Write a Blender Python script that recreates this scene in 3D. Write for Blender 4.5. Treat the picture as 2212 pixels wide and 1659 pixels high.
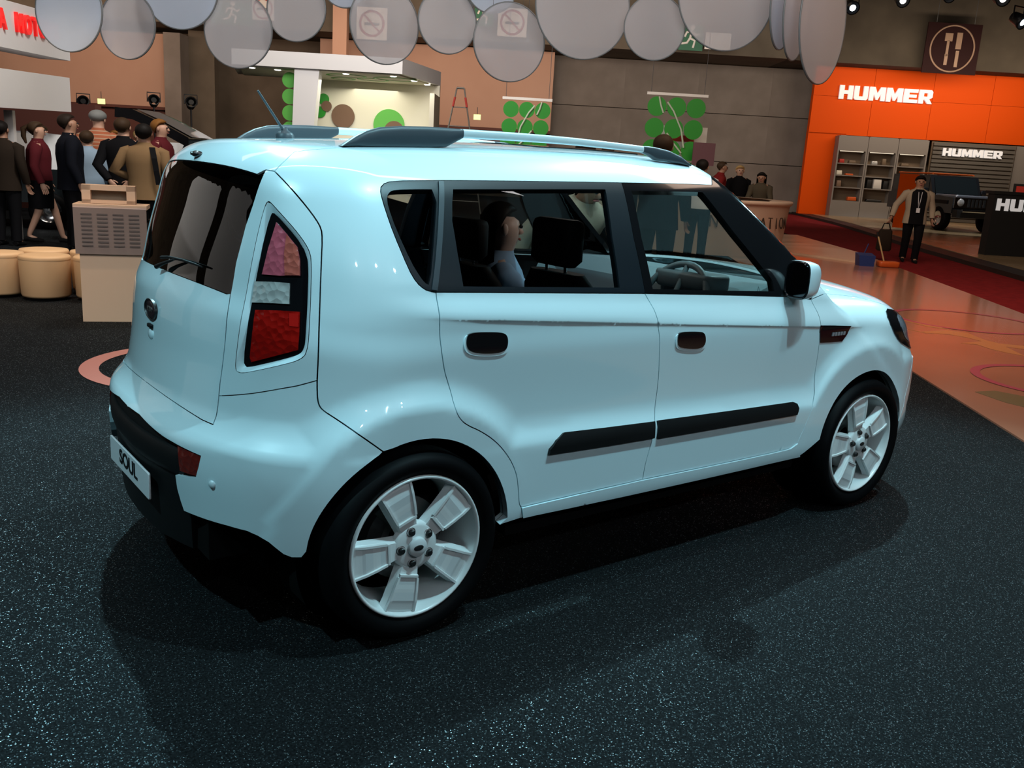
import bpy, bmesh, math, random
import numpy as np
from mathutils import Vector, Matrix
from mathutils.geometry import delaunay_2d_cdt

for _o in list(bpy.data.objects):
    bpy.data.objects.remove(_o)
SC = bpy.context.scene
COL = SC.collection
random.seed(7)
rng = np.random.default_rng(11)
R_ = math.radians

# ------------------------------------------------------------------ camera
CAM = (-1.49304, -3.29663, 1.58899)
YAW, PITCH, ROLL = 0.917336, -0.237802, -0.058818
FPX = 1979.555


def cam_matrix():
    f = Vector((math.cos(PITCH) * math.cos(YAW), math.cos(PITCH) * math.sin(YAW), math.sin(PITCH)))
    r = Vector((math.sin(YAW), -math.cos(YAW), 0))
    d = f.cross(r)
    r2 = math.cos(ROLL) * r + math.sin(ROLL) * d
    d2 = -math.sin(ROLL) * r + math.cos(ROLL) * d
    m = Matrix.Identity(4)
    for i in range(3):
        m[i][0] = r2[i]; m[i][1] = -d2[i]; m[i][2] = -f[i]; m[i][3] = CAM[i]
    return m


_c = bpy.data.cameras.new('camera')
_c.sensor_width = 36.0
_c.lens = FPX * 36.0 / 2212.0
_c.clip_start = 0.05
_c.clip_end = 200
_co = bpy.data.objects.new('camera', _c)
_co.matrix_world = cam_matrix()
COL.objects.link(_co)
SC.camera = _co

# the hall stands square to this heading; G() gives a place in it: a to the right, d deep, z up
FW = (math.cos(YAW), math.sin(YAW))
RT = (math.sin(YAW), -math.cos(YAW))
HR = YAW - math.pi / 2


def G(a, d, z=0.0):
    return (CAM[0] + RT[0] * a + FW[0] * d, CAM[1] + RT[1] * a + FW[1] * d, z)


# ------------------------------------------------------------------ world, lights, exposure
w = bpy.data.worlds.new('hall_ambient')
SC.world = w
w.use_nodes = True
w.node_tree.nodes['Background'].inputs[0].default_value = (0.55, 0.47, 0.42, 1)
w.node_tree.nodes['Background'].inputs[1].default_value = 0.04
SC.view_settings.view_transform = 'Standard'
SC.view_settings.look = 'None'
SC.view_settings.exposure = 0.0
SC.view_settings.gamma = 1.0
SC.view_settings.use_curve_mapping = False
try:
    SC.cycles.use_denoising = True
    SC.cycles.max_bounces = 6
    SC.cycles.transparent_max_bounces = 16
    SC.cycles.sample_clamp_indirect = 4.0
    SC.cycles.caustics_reflective = False
    SC.cycles.caustics_refractive = False
except Exception:
    pass

COOL = (0.47, 0.88, 1.0)
WARM = (1.0, 0.78, 0.60)


def spot(name, loc, target, power, col, angle=60, size=0.06, blend=0.5):
    l = bpy.data.lights.new(name, 'SPOT')
    l.energy = power; l.color = col; l.spot_size = R_(angle); l.spot_blend = blend
    l.shadow_soft_size = size
    o = bpy.data.objects.new(name, l)
    o.location = loc
    o.rotation_euler = (Vector(target) - Vector(loc)).to_track_quat('-Z', 'Y').to_euler()
    COL.objects.link(o)
    return o


def area(name, loc, target, power, col, sx, sy):
    l = bpy.data.lights.new(name, 'AREA')
    l.shape = 'RECTANGLE'; l.size = sx; l.size_y = sy; l.energy = power; l.color = col
    o = bpy.data.objects.new(name, l)
    o.location = loc
    o.rotation_euler = (Vector(target) - Vector(loc)).to_track_quat('-Z', 'Y').to_euler()
    COL.objects.link(o)
    return o


# lamps over the car stand, then added fills behind the viewpoint
spot('car_spot', (1.3, -2.5, 5.4), (1.2, -0.6, 0.6), 590, COOL, 80, 0.05)
spot('car_spot', (2.1, -2.4, 5.4), (1.5, -0.6, 0.6), 230, COOL, 80, 0.05)
spot('car_spot', (5.33, 1.16, 5.4), (1.0, -0.8, 0.3), 1150, COOL, 75, 0.05)
spot('car_spot', (0.55, 3.6, 5.2), (-0.4, -1.2, 0.2), 1250, COOL, 74, 0.05)
spot('car_spot', (-3.6, -0.9, 5.2), (-0.5, -0.3, 0.8), 640, COOL, 60, 0.05)
spot('car_spot', (8.8, 0.6, 4.3), (1.8, 0.2, 1.2), 560, COOL, 26, 0.06)
for _x in (-1.6, 0.8, 3.2):
    spot('car_spot', (_x, -8.0, 5.2), (_x * .35 + .6, -0.8, 0.8), 160, (0.80, 0.92, 1.0), 45, 0.08)  # added fill spots, no lamps known there, to lift the car's side
# hall lights further back; the area ones are unseen, added fill
area('hall_fill', G(-5.5, 10.0, 7.5), G(-6.5, 13, 1), 85, (1.0, 0.82, 0.66), 5, 3)
spot('hall_spot', G(-4.6, 6.6, 5.5), G(-4.5, 9.0, 0.3), 420, (1.0, 0.76, 0.52), 36, 0.1)
area('hall_fill', G(-2.5, 10.5, 8.0), G(-7.4, 14.5, 3.0), 520, (1.0, 0.95, 0.9), 2, 2)  # added fill to brighten the lettered fascia
area('hall_fill', G(4.5, 12, 8.0), G(5.5, 18, 0), 300, WARM, 5, 4)
area('hall_fill', G(-3.2, 18, 7.0), G(-5.0, 25, 3.6), 460, (1.0, 0.95, 0.92), 5, 2)  # added fill to brighten the pavilion canopy
area('hall_fill', G(-4, 34, 5.9), G(-4, 42, 4.3), 330, (1.0, 0.70, 0.53), 12, 1.5)
area('hall_fill', G(-18, 34, 5.9), G(-19, 42, 4.5), 300, (1.0, 0.70, 0.53), 8, 1.5)
area('hall_fill', G(6.5, 32, 6.0), G(5.5, 42, 3.2), 250, (1.0, 0.85, 0.74), 8, 2)
area('hall_fill', G(17.5, 36.3, 6.1), G(17.5, 41, 4.2), 330, (1.0, 0.80, 0.62), 9, 1)
area('hall_fill', G(-5, 22, 9.0), G(-8, 39, 7.5), 170, (1.0, 0.82, 0.62), 6, 4)
area('hall_fill', G(5.0, 8.5, 7.0), G(6, 11, 0), 180, (1.0, 0.72, 0.56), 4, 4)
area('disc_wash', G(-0.5, 3.6, 4.6), G(-0.6, 9, 2.9), 200, (1.0, 0.96, 0.95), 7, 1.0)  # unseen wash added to brighten the hanging discs
spot('hall_spot', G(-6, -4, 6.5), G(-8, 5, 1.5), 1500, (0.95, 0.93, 0.95), 50, 0.2)

# ------------------------------------------------------------------ materials
MATS = {}


def bsdf(name, col, rough=0.5, metal=0.0, spec=0.5, coat=0.0, emit=None, es=0.0, alpha=None):
    m = bpy.data.materials.new(name)
    m.use_nodes = True
    b = m.node_tree.nodes['Principled BSDF']
    b.inputs['Base Color'].default_value = (*col, 1)
    b.inputs['Roughness'].default_value = rough
    b.inputs['Metallic'].default_value = metal
    b.inputs['Specular IOR Level'].default_value = spec
    b.inputs['Coat Weight'].default_value = coat
    b.inputs['Coat Roughness'].default_value = 0.03
    if emit:
        b.inputs['Emission Color'].default_value = (*emit, 1)
        b.inputs['Emission Strength'].default_value = es
    MATS[name] = m
    return m


def nd(m, t, **kw):
    n = m.node_tree.nodes.new(t)
    for k, v in kw.items():
        setattr(n, k, v)
    return n


def mottled(name, c1, c2, scale, rough=0.6, detail=4, spec=0.4, bump=0.0, coat=0.0):
    m = bsdf(name, c1, rough, 0, spec, coat)
    t = m.node_tree
    tc = nd(m, 'ShaderNodeTexCoord')
    n = nd(m, 'ShaderNodeTexNoise')
    n.inputs['Scale'].default_value = scale
    n.inputs['Detail'].default_value = detail
    r = nd(m, 'ShaderNodeMix', data_type='RGBA')
    r.inputs['A'].default_value = (*c1, 1); r.inputs['B'].default_value = (*c2, 1)
    t.links.new(tc.outputs['Object'], n.inputs['Vector'])
    mr = nd(m, 'ShaderNodeMapRange')
    mr.inputs['From Min'].default_value = 0.3; mr.inputs['From Max'].default_value = 0.7
    t.links.new(n.outputs['Fac'], mr.inputs['Value'])
    t.links.new(mr.outputs['Result'], r.inputs['Factor'])
    t.links.new(r.outputs['Result'], t.nodes['Principled BSDF'].inputs['Base Color'])
    if bump:
        b = nd(m, 'ShaderNodeBump')
        b.inputs['Strength'].default_value = bump
        t.links.new(n.outputs['Fac'], b.inputs['Height'])
        t.links.new(b.outputs['Normal'], t.nodes['Principled BSDF'].inputs['Normal'])
    return m


def glass(name, tint, refl=0.06, rough=0.0, gain=1.0):
    m = bpy.data.materials.new(name)
    m.use_nodes = True
    t = m.node_tree
    t.nodes.clear()
    out = nd(m, 'ShaderNodeOutputMaterial')
    tr = nd(m, 'ShaderNodeBsdfTransparent')
    tr.inputs[0].default_value = (*tint, 1)
    gl = nd(m, 'ShaderNodeBsdfGlossy')
    gl.inputs['Roughness'].default_value = rough
    # Schlick reflectance, the same from both sides of the thin pane
    ge = nd(m, 'ShaderNodeNewGeometry')
    dt = nd(m, 'ShaderNodeVectorMath', operation='DOT_PRODUCT')
    t.links.new(ge.outputs['Normal'], dt.inputs[0]); t.links.new(ge.outputs['Incoming'], dt.inputs[1])
    ab = nd(m, 'ShaderNodeMath', operation='ABSOLUTE'); t.links.new(dt.outputs['Value'], ab.inputs[0])
    om = nd(m, 'ShaderNodeMath', operation='SUBTRACT'); om.inputs[0].default_value = 1.0; t.links.new(ab.outputs[0], om.inputs[1])
    pw = nd(m, 'ShaderNodeMath', operation='POWER'); pw.inputs[1].default_value = 5.0; t.links.new(om.outputs[0], pw.inputs[0])
    fr = nd(m, 'ShaderNodeMath', operation='MULTIPLY_ADD'); fr.inputs[1].default_value = 0.92; fr.inputs[2].default_value = 0.05; t.links.new(pw.outputs[0], fr.inputs[0])
    mu = nd(m, 'ShaderNodeMath', operation='MULTIPLY')
    mu.use_clamp = True
    mu.inputs[1].default_value = gain
    mx = nd(m, 'ShaderNodeMixShader')
    t.links.new(fr.outputs[0], mu.inputs[0])
    t.links.new(mu.outputs[0], mx.inputs[0])
    t.links.new(tr.outputs[0], mx.inputs[1])
    t.links.new(gl.outputs[0], mx.inputs[2])
    t.links.new(mx.outputs[0], out.inputs[0])
    MATS[name] = m
    return m


def carpet_mat(name, c1, c2, glint, gl_amt):
    """dark needle-felt with tiny reflective flecks"""
    m = bsdf(name, c1, 0.85, 0, 0.10)
    t = m.node_tree
    b = t.nodes['Principled BSDF']
    tc = nd(m, 'ShaderNodeTexCoord')
    n = nd(m, 'ShaderNodeTexNoise')
    n.inputs['Scale'].default_value = 130; n.inputs['Detail'].default_value = 3
    t.links.new(tc.outputs['Object'], n.inputs['Vector'])
    n2 = nd(m, 'ShaderNodeTexNoise')
    n2.inputs['Scale'].default_value = 3; n2.inputs['Detail'].default_value = 3
    t.links.new(tc.outputs['Object'], n2.inputs['Vector'])
    v = nd(m, 'ShaderNodeTexVoronoi')
    v.inputs['Scale'].default_value = 190
    t.links.new(tc.outputs['Object'], v.inputs['Vector'])
    sep = nd(m, 'ShaderNodeSeparateColor')
    t.links.new(v.outputs['Color'], sep.inputs[0])
    near = nd(m, 'ShaderNodeMath', operation='LESS_THAN')
    near.inputs[1].default_value = 0.34
    t.links.new(v.outputs['Distance'], near.inputs[0])
    pick = nd(m, 'ShaderNodeMapRange')
    pick.inputs['From Min'].default_value = 0.55; pick.inputs['From Max'].default_value = 1.0
    t.links.new(sep.outputs[0], pick.inputs['Value'])
    pw = nd(m, 'ShaderNodeMath', operation='POWER')
    pw.inputs[1].default_value = 2.6
    t.links.new(pick.outputs[0], pw.inputs[0])
    mul = nd(m, 'ShaderNodeMath', operation='MULTIPLY')
    t.links.new(near.outputs[0], mul.inputs[0]); t.links.new(pw.outputs[0], mul.inputs[1])
    mul2 = nd(m, 'ShaderNodeMath', operation='MULTIPLY')
    mul2.inputs[1].default_value = gl_amt
    t.links.new(mul.outputs[0], mul2.inputs[0])
    base = nd(m, 'ShaderNodeMix', data_type='RGBA')
    base.inputs['A'].default_value = (*c1, 1); base.inputs['B'].default_value = (*c2, 1)
    mr = nd(m, 'ShaderNodeMapRange')
    mr.inputs['From Min'].default_value = 0.38; mr.inputs['From Max'].default_value = 0.68
    t.links.new(n.outputs['Fac'], mr.inputs['Value'])
    t.links.new(mr.outputs['Result'], base.inputs['Factor'])
    fin = nd(m, 'ShaderNodeMix', data_type='RGBA')
    fin.inputs['B'].default_value = (*glint, 1)
    t.links.new(mul2.outputs[0], fin.inputs['Factor'])
    t.links.new(base.outputs['Result'], fin.inputs['A'])
    t.links.new(fin.outputs['Result'], b.inputs['Base Color'])
    bp = nd(m, 'ShaderNodeBump')
    bp.inputs['Strength'].default_value = 0.35; bp.inputs['Distance'].default_value = 0.004
    t.links.new(n.outputs['Fac'], bp.inputs['Height'])
    t.links.new(bp.outputs['Normal'], b.inputs['Normal'])
    # the flecks are tiny mirrors lying at all angles
    geo = nd(m, 'ShaderNodeNewGeometry')
    sub = nd(m, 'ShaderNodeVectorMath', operation='SUBTRACT'); sub.inputs[1].default_value = (.5, .5, .5)
    t.links.new(v.outputs['Color'], sub.inputs[0])
    scl = nd(m, 'ShaderNodeVectorMath', operation='SCALE'); scl.inputs['Scale'].default_value = 0.8
    t.links.new(sub.outputs[0], scl.inputs[0])
    add = nd(m, 'ShaderNodeVectorMath', operation='ADD')
    t.links.new(geo.outputs['Normal'], add.inputs[0]); t.links.new(scl.outputs[0], add.inputs[1])
    nrm = nd(m, 'ShaderNodeVectorMath', operation='NORMALIZE'); t.links.new(add.outputs[0], nrm.inputs[0])
    gl = nd(m, 'ShaderNodeBsdfGlossy'); gl.inputs['Roughness'].default_value = 0.36; gl.inputs['Color'].default_value = (*glint, 1)
    t.links.new(nrm.outputs[0], gl.inputs['Normal'])
    fam = nd(m, 'ShaderNodeMath', operation='MULTIPLY_ADD'); fam.inputs[1].default_value = 0.85; fam.inputs[2].default_value = 0.018
    t.links.new(pw.outputs[0], fam.inputs[0])
    fac = nd(m, 'ShaderNodeMath', operation='MULTIPLY'); t.links.new(fam.outputs[0], fac.inputs[1])
    near2 = nd(m, 'ShaderNodeMath', operation='LESS_THAN'); near2.inputs[1].default_value = 0.42
    t.links.new(v.outputs['Distance'], near2.inputs[0])
    gt2 = nd(m, 'ShaderNodeMath', operation='GREATER_THAN'); gt2.inputs[1].default_value = 0.45
    t.links.new(sep.outputs[2], gt2.inputs[0])
    mk = nd(m, 'ShaderNodeMath', operation='MULTIPLY'); t.links.new(near2.outputs[0], mk.inputs[0]); t.links.new(gt2.outputs[0], mk.inputs[1])
    t.links.new(mk.outputs[0], fac.inputs[0])
    mxs = nd(m, 'ShaderNodeMixShader')
    t.links.new(fac.outputs[0], mxs.inputs[0]); t.links.new(b.outputs[0], mxs.inputs[1]); t.links.new(gl.outputs[0], mxs.inputs[2])
    t.links.new(mxs.outputs[0], t.nodes['Material Output'].inputs['Surface'])
    return m


def concrete_mat(name, c1, c2, panel=True):
    m = mottled(name, c1, c2, 0.9, 0.85, 7, 0.2, 0.05)
    return m


def frosted(name, col, clear):
    m = bpy.data.materials.new(name)
    m.use_nodes = True
    t = m.node_tree
    t.nodes.clear()
    out = nd(m, 'ShaderNodeOutputMaterial')
    tr = nd(m, 'ShaderNodeBsdfTransparent')
    di = nd(m, 'ShaderNodeBsdfDiffuse'); di.inputs[0].default_value = (*col, 1)
    tl = nd(m, 'ShaderNodeBsdfTranslucent'); tl.inputs[0].default_value = (*col, 1)
    m1 = nd(m, 'ShaderNodeMixShader'); m1.inputs[0].default_value = 0.5
    m2 = nd(m, 'ShaderNodeMixShader'); m2.inputs[0].default_value = clear
    t.links.new(di.outputs[0], m1.inputs[1]); t.links.new(tl.outputs[0], m1.inputs[2])
    t.links.new(m1.outputs[0], m2.inputs[1]); t.links.new(tr.outputs[0], m2.inputs[2])
    t.links.new(m2.outputs[0], out.inputs[0])
    MATS[name] = m
    return m


def paint_mat():
    m = bsdf('car_paint', (0.67, 0.84, 0.89), 0.32, 0.0, 0.5, 1.0)
    t = m.node_tree
    b = t.nodes['Principled BSDF']
    b.inputs['Coat IOR'].default_value = 1.5
    return m


paint_mat()
bsdf('trim_black', (0.008, 0.012, 0.016), 0.35, 0, 0.3)
bsdf('plastic_black', (0.007, 0.0075, 0.008), 0.5, 0, 0.2)
bsdf('gloss_black', (0.006, 0.006, 0.007), 0.12, 0, 0.5, 0.6)
bsdf('rail_black', (0.030, 0.042, 0.052), 0.45, 0, 0.5)
bsdf('rail_silver', (0.62, 0.72, 0.75), 0.35, 0.2, 0.5, 0.3)
bsdf('rubber', (0.003, 0.003, 0.0035), 0.55, 0, 0.08)
bsdf('rim_white', (0.80, 0.82, 0.82), 0.30, 0, 0.5, 0.7)
bsdf('rim_face', (0.70, 0.73, 0.74), 0.40, 0, 0.5, 0.3)
bsdf('chrome', (0.75, 0.78, 0.80), 0.12, 1.0)
bsdf('mirror_dark', (0.10, 0.11, 0.12), 0.08, 1.0)
bsdf('dark_steel', (0.06, 0.06, 0.06), 0.4, 0.8)
bsdf('brake_steel', (0.30, 0.29, 0.28), 0.4, 0.9)
bsdf('void_black', (0.003, 0.003, 0.003), 0.9, 0, 0.1)
bsdf('interior_black', (0.010, 0.010, 0.011), 0.7, 0, 0.3)
bsdf('seat_black', (0.008, 0.008, 0.009), 0.75, 0, 0.3)
bsdf('dash_grey', (0.17, 0.21, 0.23), 0.5, 0, 0.4)
bsdf('plate_white', (0.78, 0.80, 0.82), 0.4)
bsdf('lamp_red', (0.34, 0.006, 0.004), 0.12, 0, 0.6, 1.0)
bsdf('lamp_pink', (0.52, 0.10, 0.14), 0.12, 0, 0.6, 1.0)
bsdf('lamp_clear', (0.62, 0.62, 0.60), 0.15, 0.3, 0.6, 1.0)
bsdf('lamp_amber', (0.50, 0.11, 0.08), 0.15, 0, 0.6, 1.0)
bsdf('lamp_glint', (0.55, 0.012, 0.009), 0.15, 0, 0.6, 1.0)  # brighter red for the light spot painted in the lower lens
bsdf('reflector_red', (0.16, 0.012, 0.008), 0.25, 0, 0.5, 0.5)
bsdf('emblem_dark', (0.05, 0.03, 0.035), 0.2, 0.4)
bsdf('vent_text', (0.42, 0.42, 0.45), 0.4, 0.5)
bsdf('headlamp_glass', (0.25, 0.26, 0.30), 0.08, 0.2, 0.6, 1.0)
glass('glass_privacy', (0.58, 0.60, 0.60), gain=1.15)
glass('glass_rear', (0.10, 0.10, 0.10), gain=2.6)
glass('glass_clear', (0.62, 0.68, 0.66), gain=1.1)
glass('glass_windscreen', (0.72, 0.78, 0.76), gain=0.9)


def lens_pattern(name):
    m = MATS[name]
    t = m.node_tree
    tc = nd(m, 'ShaderNodeTexCoord')
    v = nd(m, 'ShaderNodeTexVoronoi')
    v.inputs['Scale'].default_value = 42
    b = nd(m, 'ShaderNodeBump')
    b.inputs['Strength'].default_value = 0.5; b.inputs['Distance'].default_value = 0.01
    t.links.new(tc.outputs['Object'], v.inputs['Vector'])
    t.links.new(v.outputs['Distance'], b.inputs['Height'])
    t.links.new(b.outputs['Normal'], t.nodes['Principled BSDF'].inputs['Normal'])


for _n in ('lamp_red', 'lamp_pink', 'lamp_amber', 'lamp_clear', 'reflector_red'):
    lens_pattern(_n)

# ------------------------------------------------------------------ object helpers


def tag(o, label=None, cat=None, group=None, kind=None):
    if label: o['label'] = label
    if cat: o['category'] = cat
    if group: o['group'] = group
    if kind: o['kind'] = kind
    return o


def empty(name, loc=(0, 0, 0), rz=0.0, label=None, cat=None, group=None):
    o = bpy.data.objects.new(name, None)
    o.location = loc
    o.rotation_euler = (0, 0, rz)
    o.empty_display_size = 0.1
    COL.objects.link(o)
    return tag(o, label, cat, group)


def link(name, me, mats, parent=None):
    for m in (mats if isinstance(mats, (list, tuple)) else [mats]):
        me.materials.append(MATS[m] if isinstance(m, str) else m)
    o = bpy.data.objects.new(name, me)
    COL.objects.link(o)
    if parent:
        o.parent = parent
    return o


class MB:
    """collects polygons for one mesh"""

    def __init__(s):
        s.v = []; s.f = []; s.m = []; s.sm = []

    def add(s, vs, fs, mi=0, smooth=True):
        b = len(s.v)
        s.v += [tuple(map(float, q)) for q in vs]
        for f in fs:
            s.f.append(tuple(b + i for i in f)); s.m.append(mi); s.sm.append(smooth)
        return s

    def box(s, c, d, rz=0.0, mi=0, M=None):
        hx, hy, hz = d[0] / 2, d[1] / 2, d[2] / 2
        q = []
        cr, sr = math.cos(rz), math.sin(rz)
        for x, y, z in ((-hx, -hy, -hz), (hx, -hy, -hz), (hx, hy, -hz), (-hx, hy, -hz), (-hx, -hy, hz), (hx, -hy, hz), (hx, hy, hz), (-hx, hy, hz)):
            p = Vector((c[0] + x * cr - y * sr, c[1] + x * sr + y * cr, c[2] + z))
            if M is not None: p = M @ p
            q.append(p)
        return s.add(q, [(0, 3, 2, 1), (4, 5, 6, 7), (0, 1, 5, 4), (1, 2, 6, 5), (2, 3, 7, 6), (3, 0, 4, 7)], mi, False)

    def rbox(s, c, d, r, n=4, mi=0, taper=1.0):
        """box with rounded vertical edges and a small rounded rim"""
        hx, hy, hz = d[0] / 2, d[1] / 2, d[2] / 2
        e = min(r * 0.6, hz * 0.4)
        rings = [(-hz, -e), (-hz + e, 0), (hz - e, 0), (hz - e * 0.3, -e * 0.3), (hz, -e)]
        loops = []
        for z, off in rings:
            l = []
            sc = taper if z > 0 else 1.0
            for k, (sx, sy) in enumerate(((1, 1), (-1, 1), (-1, -1), (1, -1))):
                for j in range(n + 1):
                    a = math.pi / 2 * (k + j / n)
                    l.append((c[0] + (sx * (hx - r) + (r + off) * math.cos(a)) * sc, c[1] + (sy * (hy - r) + (r + off) * math.sin(a)) * sc, c[2] + z))
            loops.append(l)
        return s.loft(loops, True, True, mi)

    def loft(s, loops, cap0=False, cap1=False, mi=0, closed=True, smooth=True):
        n = len(loops[0]); vs = [p for l in loops for p in l]; fs = []
        for i in range(len(loops) - 1):
            for j in range(n if closed else n - 1):
                k = (j + 1) % n
                fs.append((i * n + j, i * n + k, (i + 1) * n + k, (i + 1) * n + j))
        s.add(vs, fs, mi, smooth)
        if cap0: s.add(loops[0], [tuple(reversed(range(n)))], mi, False)
        if cap1: s.add(loops[-1], [tuple(range(n))], mi, False)
        return s

    def tube(s, pts, rad, n=10, mi=0, caps=True, flat=1.0):
        pts = [Vector(p) for p in pts]
        rad = rad if isinstance(rad, (list, tuple)) else [rad] * len(pts)
        loops = []
        a = None
        for i, p in enumerate(pts):
            d = (pts[min(i + 1, len(pts) - 1)] - pts[max(i - 1, 0)])
            if d.length < 1e-9: d = Vector((0, 0, 1))
            d.normalize()
            if a is None:
                a = d.cross(Vector((0, 0, 1)))
                if a.length < 0.3: a = d.cross(Vector((1, 0, 0)))
            a = a - d * a.dot(d)
            a.normalize(); b = a.cross(d).normalized()
            loops.append([p + a * (rad[i] * math.cos(2 * math.pi * j / n)) + b * (rad[i] * flat * math.sin(2 * math.pi * j / n)) for j in range(n)])
        return s.loft(loops, caps, caps, mi)

    def lathe(s, prof, n=32, c=(0, 0, 0), axis='z', mi=0, smooth=True, a0=0.0, a1=2 * math.pi):
        full = abs(a1 - a0 - 2 * math.pi) < 1e-6
        loops = []
        for r, h in prof:
            l = []
            for j in range(n if full else n + 1):
                a = a0 + (a1 - a0) * j / n
                x, y = r * math.cos(a), r * math.sin(a)
                if axis == 'z': q = (c[0] + x, c[1] + y, c[2] + h)
                elif axis == 'y': q = (c[0] + x, c[1] + h, c[2] + y)
                else: q = (c[0] + h, c[1] + x, c[2] + y)
                l.append(q)
            loops.append(l)
        return s.loft(loops, False, False, mi, closed=full, smooth=smooth)

    def disc(s, c, r, n=32, axis='z', mi=0, flip=False):
        l = []
        for j in range(n):
            a = 2 * math.pi * j / n
            x, y = r * math.cos(a), r * math.sin(a)
            l.append((c[0] + x, c[1] + y, c[2]) if axis == 'z' else (c[0] + x, c[1], c[2] + y) if axis == 'y' else (c[0], c[1] + x, c[2] + y))
        return s.add(l, [tuple(reversed(range(n))) if flip else tuple(range(n))], mi, False)

    def prism(s, poly, lo, hi, axis='y', mi=0):
        """extrude a 2D outline; axis y: (x,z) outline from y=lo to y=hi"""
        n = len(poly)
        def P(q, h): return (q[0], h, q[1]) if axis == 'y' else (q[0], q[1], h) if axis == 'z' else (h, q[0], q[1])
        vs = [P(q, lo) for q in poly] + [P(q, hi) for q in poly]
        fs = [tuple(range(n)), tuple(range(2 * n - 1, n - 1, -1))]
        fs += [(i, i + n, (i + 1) % n + n, (i + 1) % n) for i in range(n)]
        return s.add(vs, fs, mi, False)

    def ball(s, c, r, n=12, m=8, mi=0):
        r = r if isinstance(r, (list, tuple)) else (r, r, r)
        loops = []
        for i in range(m + 1):
            t = math.pi * (i / m) * 0.998 + 0.003 - math.pi / 2
            loops.append([(c[0] + r[0] * math.cos(t) * math.cos(2 * math.pi * j / n), c[1] + r[1] * math.cos(t) * math.sin(2 * math.pi * j / n), c[2] + r[2] * math.sin(t)) for j in range(n)])
        return s.loft(loops, True, True, mi)

    def mesh(s, name, recalc=True):
        me = bpy.data.meshes.new(name)
        me.from_pydata(s.v, [], s.f)
        me.polygons.foreach_set('material_index', s.m)
        me.polygons.foreach_set('use_smooth', s.sm)
        me.update()
        if recalc:
            bm = bmesh.new(); bm.from_mesh(me)
            bmesh.ops.recalc_face_normals(bm, faces=bm.faces)
            bm.to_mesh(me); bm.free()
        return me

    def build(s, name, mats, parent=None, recalc=True):
        return link(name, s.mesh(name, recalc), mats, parent)


def text_mesh(txt, size, depth, bold=True, sx=1.0, spacing=1.0):
    cu = bpy.data.curves.new('lettering', 'FONT')
    cu.body = txt; cu.size = size; cu.extrude = depth
    cu.align_x = 'CENTER'; cu.align_y = 'CENTER'
    cu.space_character = spacing
    if bold: cu.offset = size * 0.018 if bold is True else size * bold
    o = bpy.data.objects.new('tmp_text', cu)
    COL.objects.link(o)
    dg = bpy.context.evaluated_depsgraph_get()
    me = bpy.data.meshes.new_from_object(o.evaluated_get(dg))
    bpy.data.objects.remove(o); bpy.data.curves.remove(cu)
    for v in me.vertices:
        v.co.x *= sx
    return me


def text_part(name, txt, size, mat, parent, loc, rot, depth=0.01, bold=True, sx=1.0, spacing=1.0):
    me = text_mesh(txt, size, depth, bold, sx, spacing)
    me.materials.clear()
    o = link(name, me, mat, parent)
    o.location = loc
    o.rotation_euler = rot
    return o


def copy_tree(o, parent=None):
    c = o.copy(); COL.objects.link(c)
    if parent is not None: c.parent = parent
    for ch in o.children:
        copy_tree(ch, c)
    return c

# ------------------------------------------------------------------ the car: body surface
# x forward from the rear axle, y to the left, z up, metres
def ss(a,b,x):
    t=np.clip((x-a)/(b-a),0,1); return t*t*(3-2*t)
def smax(a,b,k):
    h=np.clip(.5+.5*(a-b)/k,0,1); return b+(a-b)*h+k*h*(1-h)
def smin(a,b,k): return -smax(-a,-b,k)
def interp(x,xs,ys):
    # smooth (monotone-ish cubic hermite) interpolation
    xs=np.asarray(xs,float); ys=np.asarray(ys,float); d=np.gradient(ys,xs)
    i=np.clip(np.searchsorted(xs,x)-1,0,len(xs)-2); h=xs[i+1]-xs[i]; t=np.clip((x-xs[i])/h,-.5,1.5)
    t2=t*t;t3=t2*t
    return (2*t3-3*t2+1)*ys[i]+(t3-2*t2+t)*h*d[i]+(-2*t3+3*t2)*ys[i+1]+(t3-t2)*h*d[i+1]
def zcrease(x): return 1.092-.0709*x
def zbelt(x): return 1.178-.05*x
WC=((-.002,.33),(2.545,.350))
def ledge(t):
    t=np.clip(smax(t,0*t,.16)-.04*(t<.16)*0,0,1); return (1-t)**2
def flare(x,z):
    f=0*x
    for (cx,cz) in WC:
        r=np.hypot(x-cx,z-cz); f=np.maximum(f,ledge((r-.478)/.11))
    f=f*(1+.9*ss(-.12,-.36,x))
    led=ledge((z+.03*(x-1.3)-.600)/.12)         # door ledge above the moulding
    bump=1.6*ledge((z-.672)/.12)*(1-ss(-.30,.10,x))   # rear bumper shoulder
    fb=ledge((z-.72)/.15)*ss(2.6,2.9,x)
    return smax(smax(f,led,.08),smax(bump,fb,.1),.08)
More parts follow.
